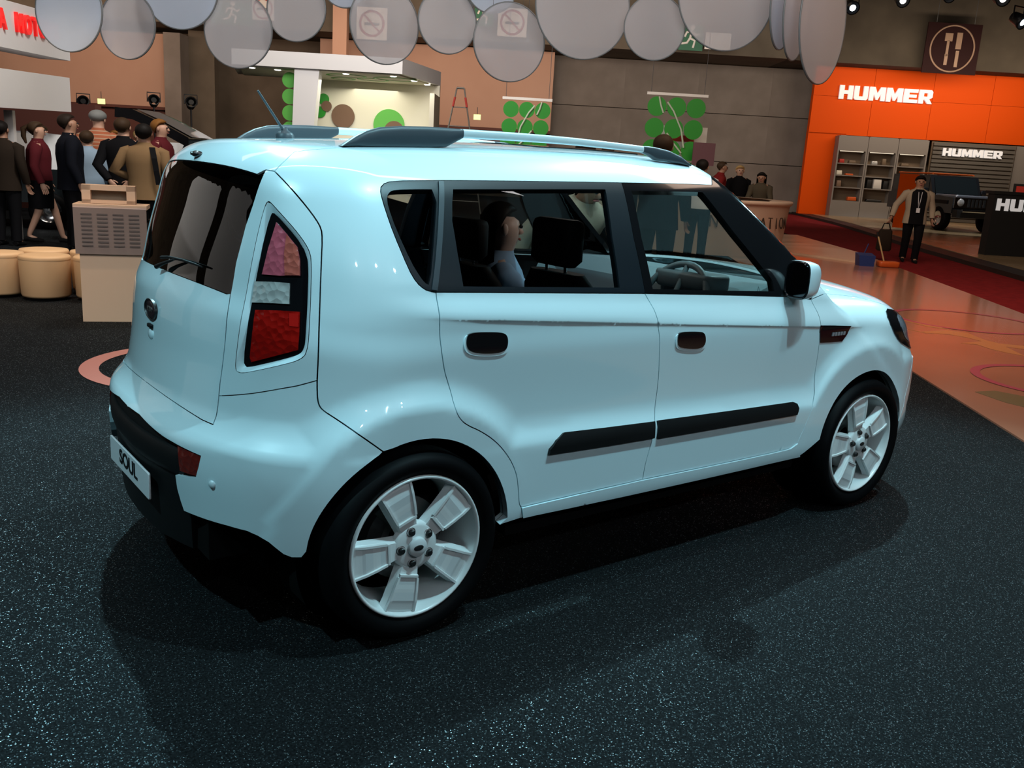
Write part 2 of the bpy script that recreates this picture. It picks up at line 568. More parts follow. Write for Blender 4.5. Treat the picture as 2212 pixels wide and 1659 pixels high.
def side_w(x,z):
    zb=zbelt(x); zc=zcrease(x); d=z-zb
    up=.838-.34*d-.30*d*np.abs(d)
    t=(z-zc)/(zb-zc)
    dn=np.clip(zc-z,0,9)
    am=.0065*ss(-.02,.30,x)*(1-ss(2.25,2.55,x))
    mid=.868-.034*ss(0,1.15,t)
    low=.868-am*(1-np.exp(-dn/.005))-.012*ss(0,.30,dn)-.040*ss(.42,.22,z)**2
    m=np.where(z>zc,mid,low)
    w=ss(-.035,.035,d)
    y=m*(1-w)+up*w
    yr=interp(z,[.1,.2,.42,.70,.85,1.0,1.15,1.30,1.45,1.55,1.65],[.80,.828,.858,.860,.860,.857,.839,.792,.722,.664,.60])
    wr=ss(.20,-.20,x); y=y*(1-wr)+yr*wr
    # plan curvature
    y=y-.016*((x-1.25)/1.6)**2-.03*np.clip(x-2.4,0,9)**2-.10*np.clip(-.1-x,0,9)**2
    return y
def rear_x(y,z):
    c=interp(z,[.15,.25,.45,.60,.72,.90,1.02,1.06,1.16,1.25,1.40,1.50,1.56,1.62],[.58,.60,.618,.622,.605,.578,.568,.562,.534,.514,.470,.440,.415,.39])
    return c-.22*y*y-.28*y**4
def rear_delta(z): return 0
def roof(x,y):
    c=interp(x,[-.6,-.4,-.2,.2,.7,1.2,1.6,2.0],[1.575,1.600,1.617,1.640,1.655,1.660,1.648,1.60])
    return c-.075*y*y-.06*y**4
def wscreen(x,y,z):   # >0 outside
    # line (1.60,1.575) -> (2.30,1.09) at y=0, swept back at sides
    xc=1.685+(1.575-z)*1.27-.16*y*y
    return (x-xc)*.61
def hood(x,y):
    c=interp(x,[1.8,2.2,2.6,2.9,3.1,3.2,3.35],[1.155,1.145,1.112,1.065,1.01,.965,.84])
    return c-.10*y*y-.10*y**4
def nose_x(x,y,z):
    c=interp(z,[.2,.35,.55,.75,.90,1.05],[3.25,3.325,3.36,3.325,3.255,3.12])
    return x-(c-.30*y*y-.20*y**4)
def body_f(P):
    x,y,z=P[...,0],P[...,1],P[...,2]; ay=np.sqrt(y*y+1e-8)
    fs=ay-side_w(x,z)
    fr=-x-rear_x(ay,z)
    ff=nose_x(x,ay,z)
    b=smax(fs,fr*.95,.20)
    fl=flare(x,z)
    b=smax(b,ff*.9,.18)-.034*fl
    cab=smax(smax(b,z-roof(x,ay),.13),wscreen(x,ay,z),.04)
    low=smax(b,z-hood(x,ay),.10)
    low=smax(low,.5*(x-9),.01)
    f=smin(cab,low,.03)
    return smax(f,.22-z,.02)
ZC=.75; XR=-.10; XF=2.60; LA=.62
def to_param(P):
    P=np.atleast_2d(P); x,y,z=P.T; y=-y   # right half: y>=0 here
    xe=np.clip(x,XR,XF); dx=x-xe; h=np.hypot(dx,y); al=np.arctan2(np.abs(dx),y)*np.sign(dx)
    return np.stack([xe+LA*al,np.arctan2(z-ZC,h)],1)
def dirs(U):
    u,ph=U[:,0],U[:,1]; xe=np.clip(u,XR,XF); al=(u-xe)/LA
    O=np.stack([xe,0*xe,0*xe+ZC],1)
    D=np.stack([np.cos(ph)*np.sin(al),-np.cos(ph)*np.cos(al),np.sin(ph)],1)
    return O,D
def from_param(U):
    O,D=dirs(np.atleast_2d(U)); a=np.zeros(len(O)); b=np.full(len(O),1.6)
    for _ in range(36):
        m=(a+b)/2; v=body_f(O+D*m[:,None])<0
        a=np.where(v,m,a); b=np.where(v,b,m)
    return O+D*((a+b)/2)[:,None]
def grad(P,h=1.5e-3):
    g=np.empty_like(P)
    for k in range(3):
        e=np.zeros(3); e[k]=h; g[:,k]=body_f(P+e)-body_f(P-e)
    return g/np.linalg.norm(g,axis=1)[:,None]

# panel outlines on that surface (lengthwise, angle)
UV = {
    'dlo_top': [[-0.0611,0.8175],[-0.0454,0.8311],[-0.0233,0.8383],[0.025,0.8427],[0.1779,0.8496],[0.5684,0.8636],[1.0081,0.8802],[1.2964,0.8927],[1.5553,0.9031]],
    'dlo_rear': [[-0.0611,0.8175],[-0.0689,0.7965],[-0.0654,0.745],[-0.0528,0.6671],[-0.0206,0.5514],[0.0022,0.5029],[0.028,0.4803],[0.0459,0.4734],[0.0695,0.4692]],
    'belt_r': [[0.0695,0.4692],[0.3582,0.456],[0.667,0.4424],[0.9987,0.4279]],
    'belt_f': [[0.9987,0.4279],[1.4144,0.4063],[1.8583,0.3807]],
    'apil_front': [[1.6,0.968],[1.7,0.9115],[1.85,0.8114],[2.0,0.699],[2.13,0.588],[2.2,0.514]],
    'mir_base': [[1.8583,0.3807],[1.9586,0.3722],[2.0517,0.3594]],
    'doorR': [[0.0695,0.4692],[0.0682,0.4471],[0.071,0.3267],[0.0871,0.2096],[0.1186,0.1223],[0.1249,0.0454],[0.1456,0.0038],[0.177,-0.0244],[0.2316,-0.0545],[0.298,-0.1052],[0.3567,-0.1751],[0.3956,-0.2476],[0.4085,-0.3163],[0.4144,-0.368],[0.426,-0.3838]],
    'doorB': [[0.426,-0.3838],[0.6948,-0.3795],[1.0266,-0.377],[1.5012,-0.3831],[1.8575,-0.3871],[1.9654,-0.3859],[2.0201,-0.3677]],
    'seamG': [[0.9987,0.4279],[1.0345,0.3686],[1.0479,0.3188],[1.0651,0.2585],[1.0725,0.2143],[1.0937,0.059],[1.0935,-0.0572],[1.0707,-0.1636],[1.0562,-0.2264],[1.0332,-0.3089],[1.0266,-0.377]],
    'seamH': [[2.0517,0.3594],[2.0671,0.3333],[2.0932,0.2843],[2.1008,0.2202],[2.1203,0.1302],[2.1284,-0.0072],[2.126,-0.0917],[2.1248,-0.1471],[2.0924,-0.2269],[2.0564,-0.3081],[2.0201,-0.3677]],
    'fold': [[-0.4009,0.9549],[-0.4307,0.8846],[-0.4647,0.7995],[-0.493,0.6763],[-0.5056,0.5614],[-0.5114,0.3657],[-0.5293,0.1535],[-0.5356,0.0017],[-0.5414,-0.0343]],
    'seamM': [[-0.3695,0.9343],[-0.3123,0.8391],[-0.279,0.782],[-0.2561,0.7359],[-0.245,0.7042],[-0.2444,0.6732],[-0.2497,0.6075],[-0.2565,0.4879],[-0.2631,0.328],[-0.2668,0.1904]],
    'seamMb': [[-0.2668,0.1904],[-0.3135,0.1694],[-0.3514,0.157],[-0.423,0.1301],[-0.4866,0.1101],[-0.531,0.0977]],
    'gbot': [[-0.5414,-0.0343],[-0.5869,-0.0302],[-0.6117,-0.0252],[-0.6385,-0.0203],[-0.6674,-0.0155],[-0.6985,-0.0108],[-0.7319,-0.0064],[-0.7677,-0.0021],[-0.8058,0.0018],[-0.8462,0.0052],[-0.8888,0.0083],[-0.9333,0.0107],[-0.9793,0.0125],[-1.0263,0.0136],[-1.0739,0.014]],
    'gtop': [[-0.4009,0.9549],[-0.4333,0.9532],[-0.4576,0.9746],[-0.4837,0.9959],[-0.512,1.017],[-0.5426,1.0378],[-0.5759,1.0581],[-0.6119,1.0777],[-0.651,1.0964],[-0.6934,1.1139],[-0.7391,1.13],[-0.7882,1.1443],[-0.8406,1.1565],[-0.8959,1.1664],[-0.9537,1.1737],[-1.0133,1.1782],[-1.0739,1.1797]],
    'gbelt': [[-0.5056,0.5614],[-0.521,0.5635],[-0.5479,0.5813],[-0.5761,0.599],[-0.6058,0.6164],[-0.637,0.6334],[-0.6698,0.6499],[-0.7041,0.6657],[-0.7401,0.6806],[-0.7776,0.6944],[-0.8166,0.7069],[-0.857,0.7179],[-0.8987,0.7272],[-0.9415,0.7346],[-0.9851,0.7401],[-1.0294,0.7434],[-1.0739,0.7445]],
    'seamQ': [[-0.2668,0.1904],[-0.2669,0.1415],[-0.265,0.1028],[-0.256,0.0783],[-0.2331,0.0539],[-0.2066,0.024],[-0.1696,-0.0216],[-0.1277,-0.0751]],
    'rooflip': [[-0.3695,0.9343],[-0.3304,0.9787],[-0.2972,1.025],[-0.1248,1.0387],[-0.1315,1.0924],[-0.1367,1.1252],[-0.1428,1.1588],[-0.1497,1.1931],[-0.1579,1.2282],[-0.1678,1.2638],[-0.1801,1.3],[-0.196,1.3367],[-0.2175,1.3737],[-0.2487,1.4108],[-0.2981,1.4477],[-0.3882,1.4835],[-0.5897,1.5153],[-1.0739,1.5313]],
    'blk': [[-1.0739,-0.1374],[-0.9342,-0.1322],[-0.7327,-0.153],[-0.6411,-0.1555],[-0.5621,-0.1571],[-0.5694,-0.205],[-0.5799,-0.2542],[-0.6201,-0.2758],[-0.6661,-0.2955],[-0.6613,-0.3571],[-0.6496,-0.4019],[-0.6357,-0.441]],
    'refl': [[-0.6624,-0.1597],[-0.6111,-0.1591],[-0.5621,-0.1571],[-0.5694,-0.205],[-0.5799,-0.2542],[-0.614,-0.2639],[-0.65,-0.2707]],
    'bumpb': [[-0.6357,-0.441],[-0.5569,-0.4194],[-0.4835,-0.399],[-0.4287,-0.3875],[-0.3776,-0.3968],[-0.3448,-0.4276],[-0.3267,-0.4339],[-0.3049,-0.4291]],
    'silb': [[0.3375,-0.4354],[0.4355,-0.4249],[0.9366,-0.4297],[1.8744,-0.4369],[2.0578,-0.4394]],
    'lamp': [[-0.3828,0.8085],[-0.3576,0.7737],[-0.326,0.7216],[-0.3085,0.6892],[-0.293,0.6519],[-0.2849,0.6153],[-0.2848,0.57],[-0.2887,0.4777],[-0.2936,0.3739],[-0.2964,0.3224],[-0.3049,0.2878],[-0.3569,0.2675],[-0.4304,0.2433],[-0.4512,0.2385],[-0.4585,0.2562],[-0.4572,0.3016],[-0.4356,0.554],[-0.4106,0.7117],[-0.3964,0.7733]],
    'lampbez': [[-0.3909,0.844],[-0.3717,0.8177],[-0.3197,0.733],[-0.2912,0.6769],[-0.2764,0.6358],[-0.2742,0.5978],[-0.2791,0.476],[-0.2842,0.3729],[-0.2881,0.3101],[-0.2987,0.2705],[-0.3569,0.2479],[-0.4303,0.2218],[-0.4641,0.2134],[-0.4763,0.2289],[-0.4721,0.302],[-0.448,0.5633],[-0.4231,0.7272],[-0.4049,0.8079]],
    'lens_a': [[-0.367,0.7657],[-0.3384,0.7184],[-0.309,0.6638],[-0.304,0.6201],[-0.3049,0.567],[-0.3572,0.5813],[-0.4081,0.6041],[-0.3902,0.688]],
    'lens_d': [[-0.3372,0.7135],[-0.309,0.6623],[-0.304,0.6201],[-0.3048,0.5686],[-0.3427,0.5785],[-0.3437,0.6547]],
    'lens_e': [[-0.3319,0.4425],[-0.3088,0.4371],[-0.3094,0.3889],[-0.3311,0.3948]],
    'lens_b': [[-0.4307,0.5873],[-0.3312,0.5488],[-0.3328,0.4762],[-0.4383,0.5086]],
    'lens_c': [[-0.4242,0.475],[-0.357,0.4572],[-0.3065,0.4434],[-0.3086,0.3654],[-0.3122,0.3034],[-0.3683,0.2838],[-0.4331,0.2607],[-0.4373,0.2819],[-0.4297,0.3879]],
    'g_q': [[-0.049,0.7858],[-0.0348,0.8016],[-0.0146,0.8083],[0.066,0.8118],[0.1423,0.8142],[0.0881,0.6424],[0.0481,0.4933],[0.0323,0.5017],[0.0171,0.5241],[-0.0083,0.5756],[-0.0415,0.6821],[-0.0531,0.7555]],
    'g_r': [[0.2084,0.8166],[0.191,0.7685],[0.1765,0.7104],[0.1732,0.5948],[0.1753,0.4853],[0.3606,0.4773],[0.605,0.4674],[0.8697,0.4568],[0.8799,0.6592],[0.9066,0.8456],[0.5273,0.8291]],
    'g_f': [[1.0468,0.8464],[1.0352,0.6549],[1.0437,0.4453],[1.389,0.4276],[1.787,0.4098],[1.7869,0.4613],[1.7238,0.5356],[1.5986,0.6841],[1.5094,0.806],[1.4681,0.8615],[1.2486,0.8543]],
    'q_strip': [[0.1576,0.8435],[0.1777,0.8443],[0.0717,0.4738],[0.0515,0.4777]],
    'seamDq': [[0.1779,0.8496],[0.1161,0.658],[0.0695,0.4692]],
    'bpil': [[1.0081,0.8802],[0.9919,0.6602],[0.9987,0.4279]],
    'mold_r': [[0.5311,-0.1936],[0.5337,-0.1731],[0.5656,-0.1428],[0.6033,-0.1211],[0.7947,-0.1286],[1.0664,-0.1378],[1.0602,-0.1718],[1.0609,-0.2026],[0.7919,-0.1989]],
    'mold_f': [[1.085,-0.1366],[1.4771,-0.1486],[1.948,-0.1619],[1.9781,-0.1733],[1.9868,-0.1927],[1.9759,-0.2208],[1.4732,-0.213],[1.0821,-0.2078]],
    'hand_r': [[0.1724,0.3081],[0.1831,0.3205],[0.2163,0.3232],[0.2918,0.3181],[0.3262,0.3123],[0.34,0.296],[0.3405,0.2666],[0.3316,0.2482],[0.3034,0.2401],[0.2369,0.2441],[0.1935,0.2529],[0.1727,0.2715]],
    'hand_f': [[1.1634,0.2435],[1.1755,0.2547],[1.2096,0.2563],[1.2849,0.2512],[1.3127,0.2451],[1.3257,0.2277],[1.3309,0.1981],[1.3178,0.1801],[1.2835,0.1745],[1.2204,0.1818],[1.1818,0.1913],[1.1686,0.2067]],
    'vent': [[2.1004,0.2249],[2.1985,0.2185],[2.3427,0.2068],[2.3259,0.1637],[2.2945,0.1285],[2.2102,0.1303],[2.1227,0.1349]],
}
UC = XR - LA * math.pi / 2
UF = XF + LA * math.pi / 2
MS = 0.85


def U(k):
    return [tuple(q) for q in UV[k]]


def p3(*l):
    return [tuple(q) for q in to_param(np.array([(x, -abs(y), z) for x, y, z in l], float))]


def arc(cx, cz, r, a0, a1, n=24):
    yy = lambda x: .888 - .06 * min(max((-.15 - x) / .26, 0), 1) ** 1.3 - .015 * min(max((x - 2.65) / .25, 0), 1)
    return p3(*[(cx + r * math.cos(R_(a0 + (a1 - a0) * i / n)), yy(cx + r * math.cos(R_(a0 + (a1 - a0) * i / n))), cz + r * math.sin(R_(a0 + (a1 - a0) * i / n))) for i in range(n + 1)])


def densify(poly, step):
    out = []
    n = len(poly)
    for i in range(n):
        a = np.array(poly[i]); b = np.array(poly[(i + 1) % n])
        dist = math.hypot(b[0] - a[0], (b[1] - a[1]) * MS)
        if dist < 1e-5: continue
        k = max(1, int(math.ceil(dist / step)))
        for j in range(k):
            out.append(a + (b - a) * j / k)
    return np.array(out)


def smooth_line(pts, it=1):
    """Chaikin corner cutting on an open line, ends kept"""
    for _ in range(it):
        q = [pts[0]]
        for a, b in zip(pts[:-1], pts[1:]):
            q.append((a[0] * .75 + b[0] * .25, a[1] * .75 + b[1] * .25))
            q.append((a[0] * .25 + b[0] * .75, a[1] * .25 + b[1] * .75))
        q.append(pts[-1]); pts = q
    return pts


def smooth_loop(pts, it=2):
    for _ in range(it):
        q = []
        for a, b in zip(pts, pts[1:] + pts[:1]):
            q.append((a[0] * .75 + b[0] * .25, a[1] * .75 + b[1] * .25))
            q.append((a[0] * .25 + b[0] * .75, a[1] * .25 + b[1] * .75))
        pts = q
    return pts


def inside(P, poly):
    x, y = P[:, 0], P[:, 1]
    c = np.zeros(len(P), bool)
    a = poly; b = np.roll(poly, -1, 0)
    for (x1, y1), (x2, y2) in zip(a, b):
        if y1 == y2: continue
        m = ((y1 > y) != (y2 > y)) & (x < (x2 - x1) * (y - y1) / (y2 - y1) + x1)
        c ^= m
    return c


def edge_dist(P, poly):
    d = np.full(len(P), 1e9)
    for a, b in zip(poly, np.roll(poly, -1, 0)):
        ab = b - a; L2 = ab @ ab
        if L2 < 1e-14: continue
        t = np.clip(((P - a) @ ab) / L2, 0, 1)
        d = np.minimum(d, np.hypot(*(P - a - t[:, None] * ab).T))
    return d


def inset(poly, d):
    q = poly * [1, MS]
    n = len(q)
    ar = np.sum(q[:, 0] * np.roll(q[:, 1], -1) - np.roll(q[:, 0], -1) * q[:, 1])
    s = 1 if ar > 0 else -1
    e = np.roll(q, -1, 0) - q
    e /= np.linalg.norm(e, axis=1)[:, None] + 1e-12
    nn = np.stack([-e[:, 1], e[:, 0]], 1) * s
    m = nn + np.roll(nn, 1, 0)
    den = np.clip(np.sum(m * nn, 1), .5, 3)
    q = q + m / den[:, None] * d
    q = q / [1, MS]
    keep = (np.abs(poly[:, 0] - UC) < 2e-3) | (np.abs(poly[:, 0] - UF) < 2e-3) | (np.abs(poly[:, 1] - math.pi / 2) < 2e-3)
    q[keep] = poly[keep]
    return q


def patch(outline, holes=(), off=0.0, gap=.0018, step=.022, flange=.014, hints=(), bstep=None):
    """triangulated piece of the body surface -> (verts, normals, faces, flange faces)"""
    bstep = bstep or min(step, .014)
    O = densify(outline, bstep)
    if gap: O = inset(O, gap)
    H = []
    for h in holes:
        h = densify(h, bstep)
        H.append(inset(h, -gap) if gap else h)
    S2 = np.array([1, MS])
    Om = O * S2
    lo, hi = Om.min(0), Om.max(0)
    gx = np.arange(lo[0], hi[0], step); gy = np.arange(lo[1], hi[1], step * .87)
    X, Y = np.meshgrid(gx, gy)
    X = X + (np.arange(len(gy)) % 2)[:, None] * step / 2
    I = np.stack([X.ravel(), Y.ravel()], 1)
    for h in hints:
        I = np.vstack([I, np.array(h) * S2])
    m = inside(I, Om)
    I = I[m]
    if len(I):
        d = edge_dist(I, Om)
        for h in H:
            hm = h * S2
            d = np.where(inside(I, hm), 0, np.minimum(d, edge_dist(I, hm)))
        I = I[d > step * .3]
    vs = [Vector(q) for q in np.vstack([Om] + [h * S2 for h in H] + ([I] if len(I) else []))]
    es = []
    b = 0
    for l in [Om] + H:
        es += [(b + i, b + (i + 1) % len(l)) for i in range(len(l))]
        b += len(l)
    r = delaunay_2d_cdt(vs, es, [], 0, 1e-7)
    V = np.array([(q.x, q.y) for q in r[0]])
    Fc = np.array([f for f in r[2]])
    cen = V[Fc].mean(1)
    ok = inside(cen, Om)
    for h in H: ok &= ~inside(cen, h * S2)
    Fc = Fc[ok]
    P = from_param(V / S2)
    N = grad(P)
    P = P + N * off
    fn = np.cross(P[Fc[:, 1]] - P[Fc[:, 0]], P[Fc[:, 2]] - P[Fc[:, 0]])
    area2 = np.linalg.norm(fn, axis=1)
    flip = np.sum(fn * N[Fc[:, 0]], 1) < 0
    Fc[flip] = Fc[flip][:, ::-1]
    Fc = Fc[area2 > 1e-10]
    FL = []
    if flange:
        cnt = {}
        for f in Fc:
            for i in range(3):
                e = (f[i], f[(i + 1) % 3])
                k = (min(e), max(e))
                cnt[k] = None if k in cnt else e
        for k, e in cnt.items():
            if e is None: continue
            a, c = e
            if abs(P[a][1]) < 3e-3 and abs(P[c][1]) < 3e-3: continue
            FL.append((P[a], P[c], P[c] - N[c] * flange, P[a] - N[a] * flange))
    return P, N, Fc, FL


def patch_mesh(name, data, side='R'):
    """side R, L (mirrored) or S (both halves in one mesh)"""
    verts = []; faces = []; norms = []
    for sgn in ((1,) if side == 'R' else (-1,) if side == 'L' else (1, -1)):
        P, N, Fc, FL = data
        k = np.array([1, sgn, 1])
        b = len(verts)
        verts += (P * k).tolist()
        NN = N * k
        for f in Fc:
            f = f if sgn > 0 else f[::-1]
            faces.append([b + int(i) for i in f]); norms += [NN[i] for i in f]
        for q in FL:
            b = len(verts)
            q = [x * k for x in q]
            if sgn > 0: q = [q[1], q[0], q[3], q[2]]
            verts += [x.tolist() for x in q]
            faces.append([b, b + 1, b + 2, b + 3])
            nn = np.cross(q[1] - q[0], q[2] - q[0]); nn = nn / (np.linalg.norm(nn) + 1e-12)
            norms += [nn] * 4
    me = bpy.data.meshes.new(name)
    me.from_pydata(verts, [], faces)
    me.polygons.foreach_set('use_smooth', [True] * len(faces))
    me.update()
    me.normals_split_custom_set([tuple(map(float, q)) for q in norms])
    return me


def both(name, data, mat, parents, label=None):
    r = []
    for i, sd in enumerate('RL'):
        o = link(name, patch_mesh(name, data, sd), mat, parents[i] if isinstance(parents, (list, tuple)) else parents)
        if label: o['label'] = label
        r.append(o)
    return r


def shift(poly, du, dv, s=1.0):
    c = np.mean(np.array(poly), 0)
    return [tuple((np.array(q) - c) * s + c + [du, dv]) for q in poly]



CAR = empty('hatchback_car', (0, 0, 0), 0, 'glossy pale blue-white boxy hatchback with black roof rails, parked on the dark sparkling carpet', 'car')


def crease_rows():
    out = []
    xs = np.arange(-.1, 2.45, .012)
    for dz in (.03, .012, .0035, -.0005, -.004, -.008, -.016, -.03):
        pts = np.stack([xs, 0 * xs - .865, zcrease(xs) + dz], 1)
        out.append(to_param(pts))
    return out


CR = crease_rows()
top_line = p3((0, .50, 1.62), (.3, .50, 1.635), (.6, .50, 1.645), (.9, .505, 1.65), (1.2, .51, 1.65), (1.45, .525, 1.635))
dlo_top, dlo_rear = U('dlo_top'), U('dlo_rear')
belt_r, belt_f, mir_base = U('belt_r'), U('belt_f'), U('mir_base')
doorR, doorB = smooth_line(U('doorR'), 2), U('doorB')
seamG, seamH = smooth_line(U('seamG'), 2), smooth_line(U('seamH'), 2)
fold, seamM, seamMb, seamQ = U('fold'), smooth_line(U('seamM'), 1), U('seamMb'), smooth_line(U('seamQ'), 2)
gbot, gtop, gbelt, rooflip = U('gbot'), U('gtop'), U('gbelt'), U('rooflip')
blk, bumpb, silb = U('blk'), U('bumpb'), U('silb')
apil = U('apil_front')
doorR_s = smooth_line(dlo_rear, 1)
iB = [i for i, q in enumerate(doorB) if abs(q[0] - seamG[-1][0]) < .02]
kB = min(range(len(doorB)), key=lambda i: abs(doorB[i][0] - seamG[-1][0]))
doorB[kB] = seamG[-1]
RARCH = arc(-.003, .333, .371, 0, 111)
RARCH2 = arc(-.003, .333, .371, 111, 177)
FARCH = arc(2.545, .350, .352, 172, 8, 40)
rear_c = (UC, gbot[-1][1])

PANELS = {}
PANELS['body_side'] = doorR_s + doorR[1:] + [silb[1], silb[0]] + RARCH[1:-1] + seamQ[::-1] + seamM[::-1][1:] + rooflip[1:3] + [rooflip[3]] + top_line + [apil[0]] + dlo_top[::-1][:-1]
PANELS['rear_door'] = belt_r + seamG[1:] + doorB[:kB][::-1] + doorR[::-1][1:-1]
PANELS['front_door'] = belt_f + mir_base[1:] + seamH[1:] + doorB[kB + 1:-1][::-1] + seamG[::-1][:-1]
hood_side = p3((3.02, .72, .90), (2.9, .735, .97), (2.6, .75, 1.05), (2.3, .765, 1.09))
lamp_line = p3((2.955, .80, .62), (2.965, .79, .70), (2.985, .765, .80))
PANELS['front_fender'] = seamH + [silb[-1]] + FARCH + lamp_line + hood_side
PANELS['rocker_sill'] = doorB + silb[1:][::-1]
PANELS['tail_lamp_surround'] = [fold[0]] + seamM + seamMb[1:] + fold[1:7][::-1]
sym = {}
sym['tailgate'] = fold[4:] + gbot[1:] + [(UC, gbelt[-1][1])] + gbelt[::-1][1:-1]
sym['spoiler'] = gtop[:-1] + [(UC, gtop[-1][1]), (UC, rooflip[-1][1])] + rooflip[::-1][1:]
sym['rear_window'] = fold[:5] + gbelt[1:-1] + [(UC, gbelt[-1][1]), (UC, gtop[-1][1])] + gtop[::-1][1:-1]
ws_top = p3((1.655, .4, 1.60), (1.675, .2, 1.61), (1.68, 0, 1.61))
sym['roof'] = rooflip[3:-1] + [(UC, rooflip[-1][1]), (UC, math.pi / 2), (XR, math.pi / 2), (1.0, math.pi / 2), (1.68, math.pi / 2)] + [(q[0], q[1]) for q in ws_top[:2][::-1]] + [apil[0]] + top_line[::-1]
cowl = p3((2.20, .66, 1.12), (2.27, .4, 1.15))
sym['windscreen'] = apil + cowl[1:] + [(2.30, math.pi / 2), (1.68, math.pi / 2)] + [(q[0], q[1]) for q in ws_top[:2][::-1]]
hood_nose = p3((3.02, .72, .90), (3.12, .55, .93), (3.19, .3, .935), (3.21, 0, .935))
sym['bonnet'] = [seamH[0]] + hood_side[::-1] + hood_nose[1:-1] + [(UF, hood_nose[-1][1]), (UF, math.pi / 2), (XF, math.pi / 2), (2.30, math.pi / 2)] + cowl[::-1] + [apil[-1]]
bumper = [(UC, gbot[-1][1])] + gbot[::-1][1:] + [fold[-2]] + seamMb[::-1] + seamQ[1:] + RARCH2[1:-1] + bumpb[::-1] + blk[::-1][1:]
bumper[-1] = (UC, blk[0][1])
sym['rear_bumper'] = bumper
fb_low = p3((2.915, .80, .30), (2.98, .72, .25), (3.1, .5, .24), (3.2, .25, .24))
sym['front_bumper'] = [FARCH[-1]] + fb_low + [(UF, to_param(np.array([[3.25, 0, .24]]))[0][1]), (UF, to_param(np.array([[3.3, 0, .70]]))[0][1])] + p3((3.28, .3, .70), (3.18, .52, .71), (2.97, .77, .72)) + lamp_line[:1]
lampH = p3((2.69, .838, .935), (2.74, .79, .982), (2.85, .76, .965), (2.99, .70, .93), (3.12, .52, .895), (3.17, .42, .86), (3.19, .42, .77), (3.10, .60, .745), (2.97, .77, .76), (2.85, .845, .805), (2.77, .852, .845))
sym['grille'] = p3((3.19, .41, .86), (3.23, .2, .88)) + [(UF, to_param(np.array([[3.25, 0, .89]]))[0][1]), (UF, to_param(np.array([[3.3, 0, .715]]))[0][1])] + p3((3.28, .3, .715), (3.2, .41, .74))

DATA = {}
for k in ('body_side', 'rear_door', 'front_door', 'front_fender'):
    DATA[k] = patch(PANELS[k], hints=CR, flange=.045 if k != 'rear_door' else .014)
SIDE = {}
SIDE['body_side'] = both('body_side', DATA['body_side'], 'car_paint', CAR)
SIDE['rear_door'] = both('rear_door', DATA['rear_door'], 'car_paint', CAR)
SIDE['front_door'] = both('front_door', DATA['front_door'], 'car_paint', CAR)
SIDE['front_fender'] = both('front_fender', DATA['front_fender'], 'car_paint', CAR)
DATA['rocker_sill'] = patch(PANELS['rocker_sill'], gap=.0010, off=.007, flange=.05)
SIDE['sill'] = both('rocker_sill', DATA['rocker_sill'], 'car_paint', CAR)

# tail lamps in their sunk surrounds
lampbez, lampo = smooth_loop(U('lampbez'), 2), smooth_loop(U('lamp'), 2)
SUR = both('tail_lamp_surround', patch(PANELS['tail_lamp_surround'], holes=[lampbez], gap=.0018, step=.02), 'car_paint', CAR)


def resample(poly, n, start):
    q = densify(poly, .002)
    m = q * [1, MS]
    k = int(np.argmin(np.hypot(*(m - np.array(start) * [1, MS]).T)))
    q = np.roll(q, -k, 0); m = np.roll(m, -k, 0)
    s = np.concatenate([[0], np.cumsum(np.hypot(*(np.roll(m, -1, 0) - m).T))])
    t = np.linspace(0, s[-1], n, endpoint=False)
    qq = np.vstack([q, q[:1]])
    return np.stack([np.interp(t, s, qq[:, 0]), np.interp(t, s, qq[:, 1])], 1)


def bevel_ring(outer, inner, depth, start_o, start_i, n=90):
    A = from_param(resample(outer, n, start_o)); B = from_param(resample(inner, n, start_i))
    NA, NB = grad(A), grad(B)
    loops = [A - NA * .001, A * .55 + B * .45 - (NA * .55 + NB * .45) * depth * .35, B - NB * depth]
    return loops


BZ = bevel_ring(lampbez, lampo, .016, U('lampbez')[0], U('lamp')[0])
LAMPS = []
for i, sg in enumerate((1, -1)):
    mb = MB(); mb.loft([[tuple(q * [1, sg, 1]) for q in l] for l in BZ])
    mb.build('lamp_bezel', 'car_paint', SUR[i])
hous = patch(U('lamp'), off=-.014, gap=0, step=.03, flange=.03)
la = both('tail_lamp', hous, 'gloss_black', CAR, 'tall triangular tail lamp with pink, clear and red lenses')
for nm, key, mt in (('upper_lens', 'lens_a', 'lamp_pink'), ('reversing_lens', 'lens_b', 'lamp_clear'), ('lower_lens', 'lens_c', 'lamp_red')):
    both(nm, patch(U(key), off=-.009, gap=0, step=.02, flange=.008), mt, la)

for k, mt in (('tailgate', 'car_paint'), ('spoiler', 'car_paint'), ('roof', 'car_paint'), ('bonnet', 'car_paint'), ('rear_bumper', 'car_paint'), ('front_bumper', 'car_paint'), ('grille', 'plastic_black')):
    DATA[k] = patch(sym[k], gap=.0018, flange=.045 if 'bumper' in k else .014)
    SIDE[k] = link(k, patch_mesh(k, DATA[k], 'S'), mt, CAR)
SIDE['rear_window'] = link('rear_window', patch_mesh('rear_window', patch(sym['rear_window'], off=-.004, gap=.001, flange=.004), 'S'), 'glass_rear', CAR)
SIDE['windscreen'] = link('windscreen', patch_mesh('windscreen', patch(sym['windscreen'], off=-.004, gap=0, flange=0, step=.04), 'S'), 'glass_windscreen', CAR)
HL = both('head_lamp', patch(smooth_loop(lampH, 1), off=.004, gap=0, flange=.012), 'gloss_black', CAR)
both('lamp_lens', patch(shift(smooth_loop(lampH, 1), .02, -.01, .72), off=.006, gap=0, flange=.004), 'headlamp_glass', HL)

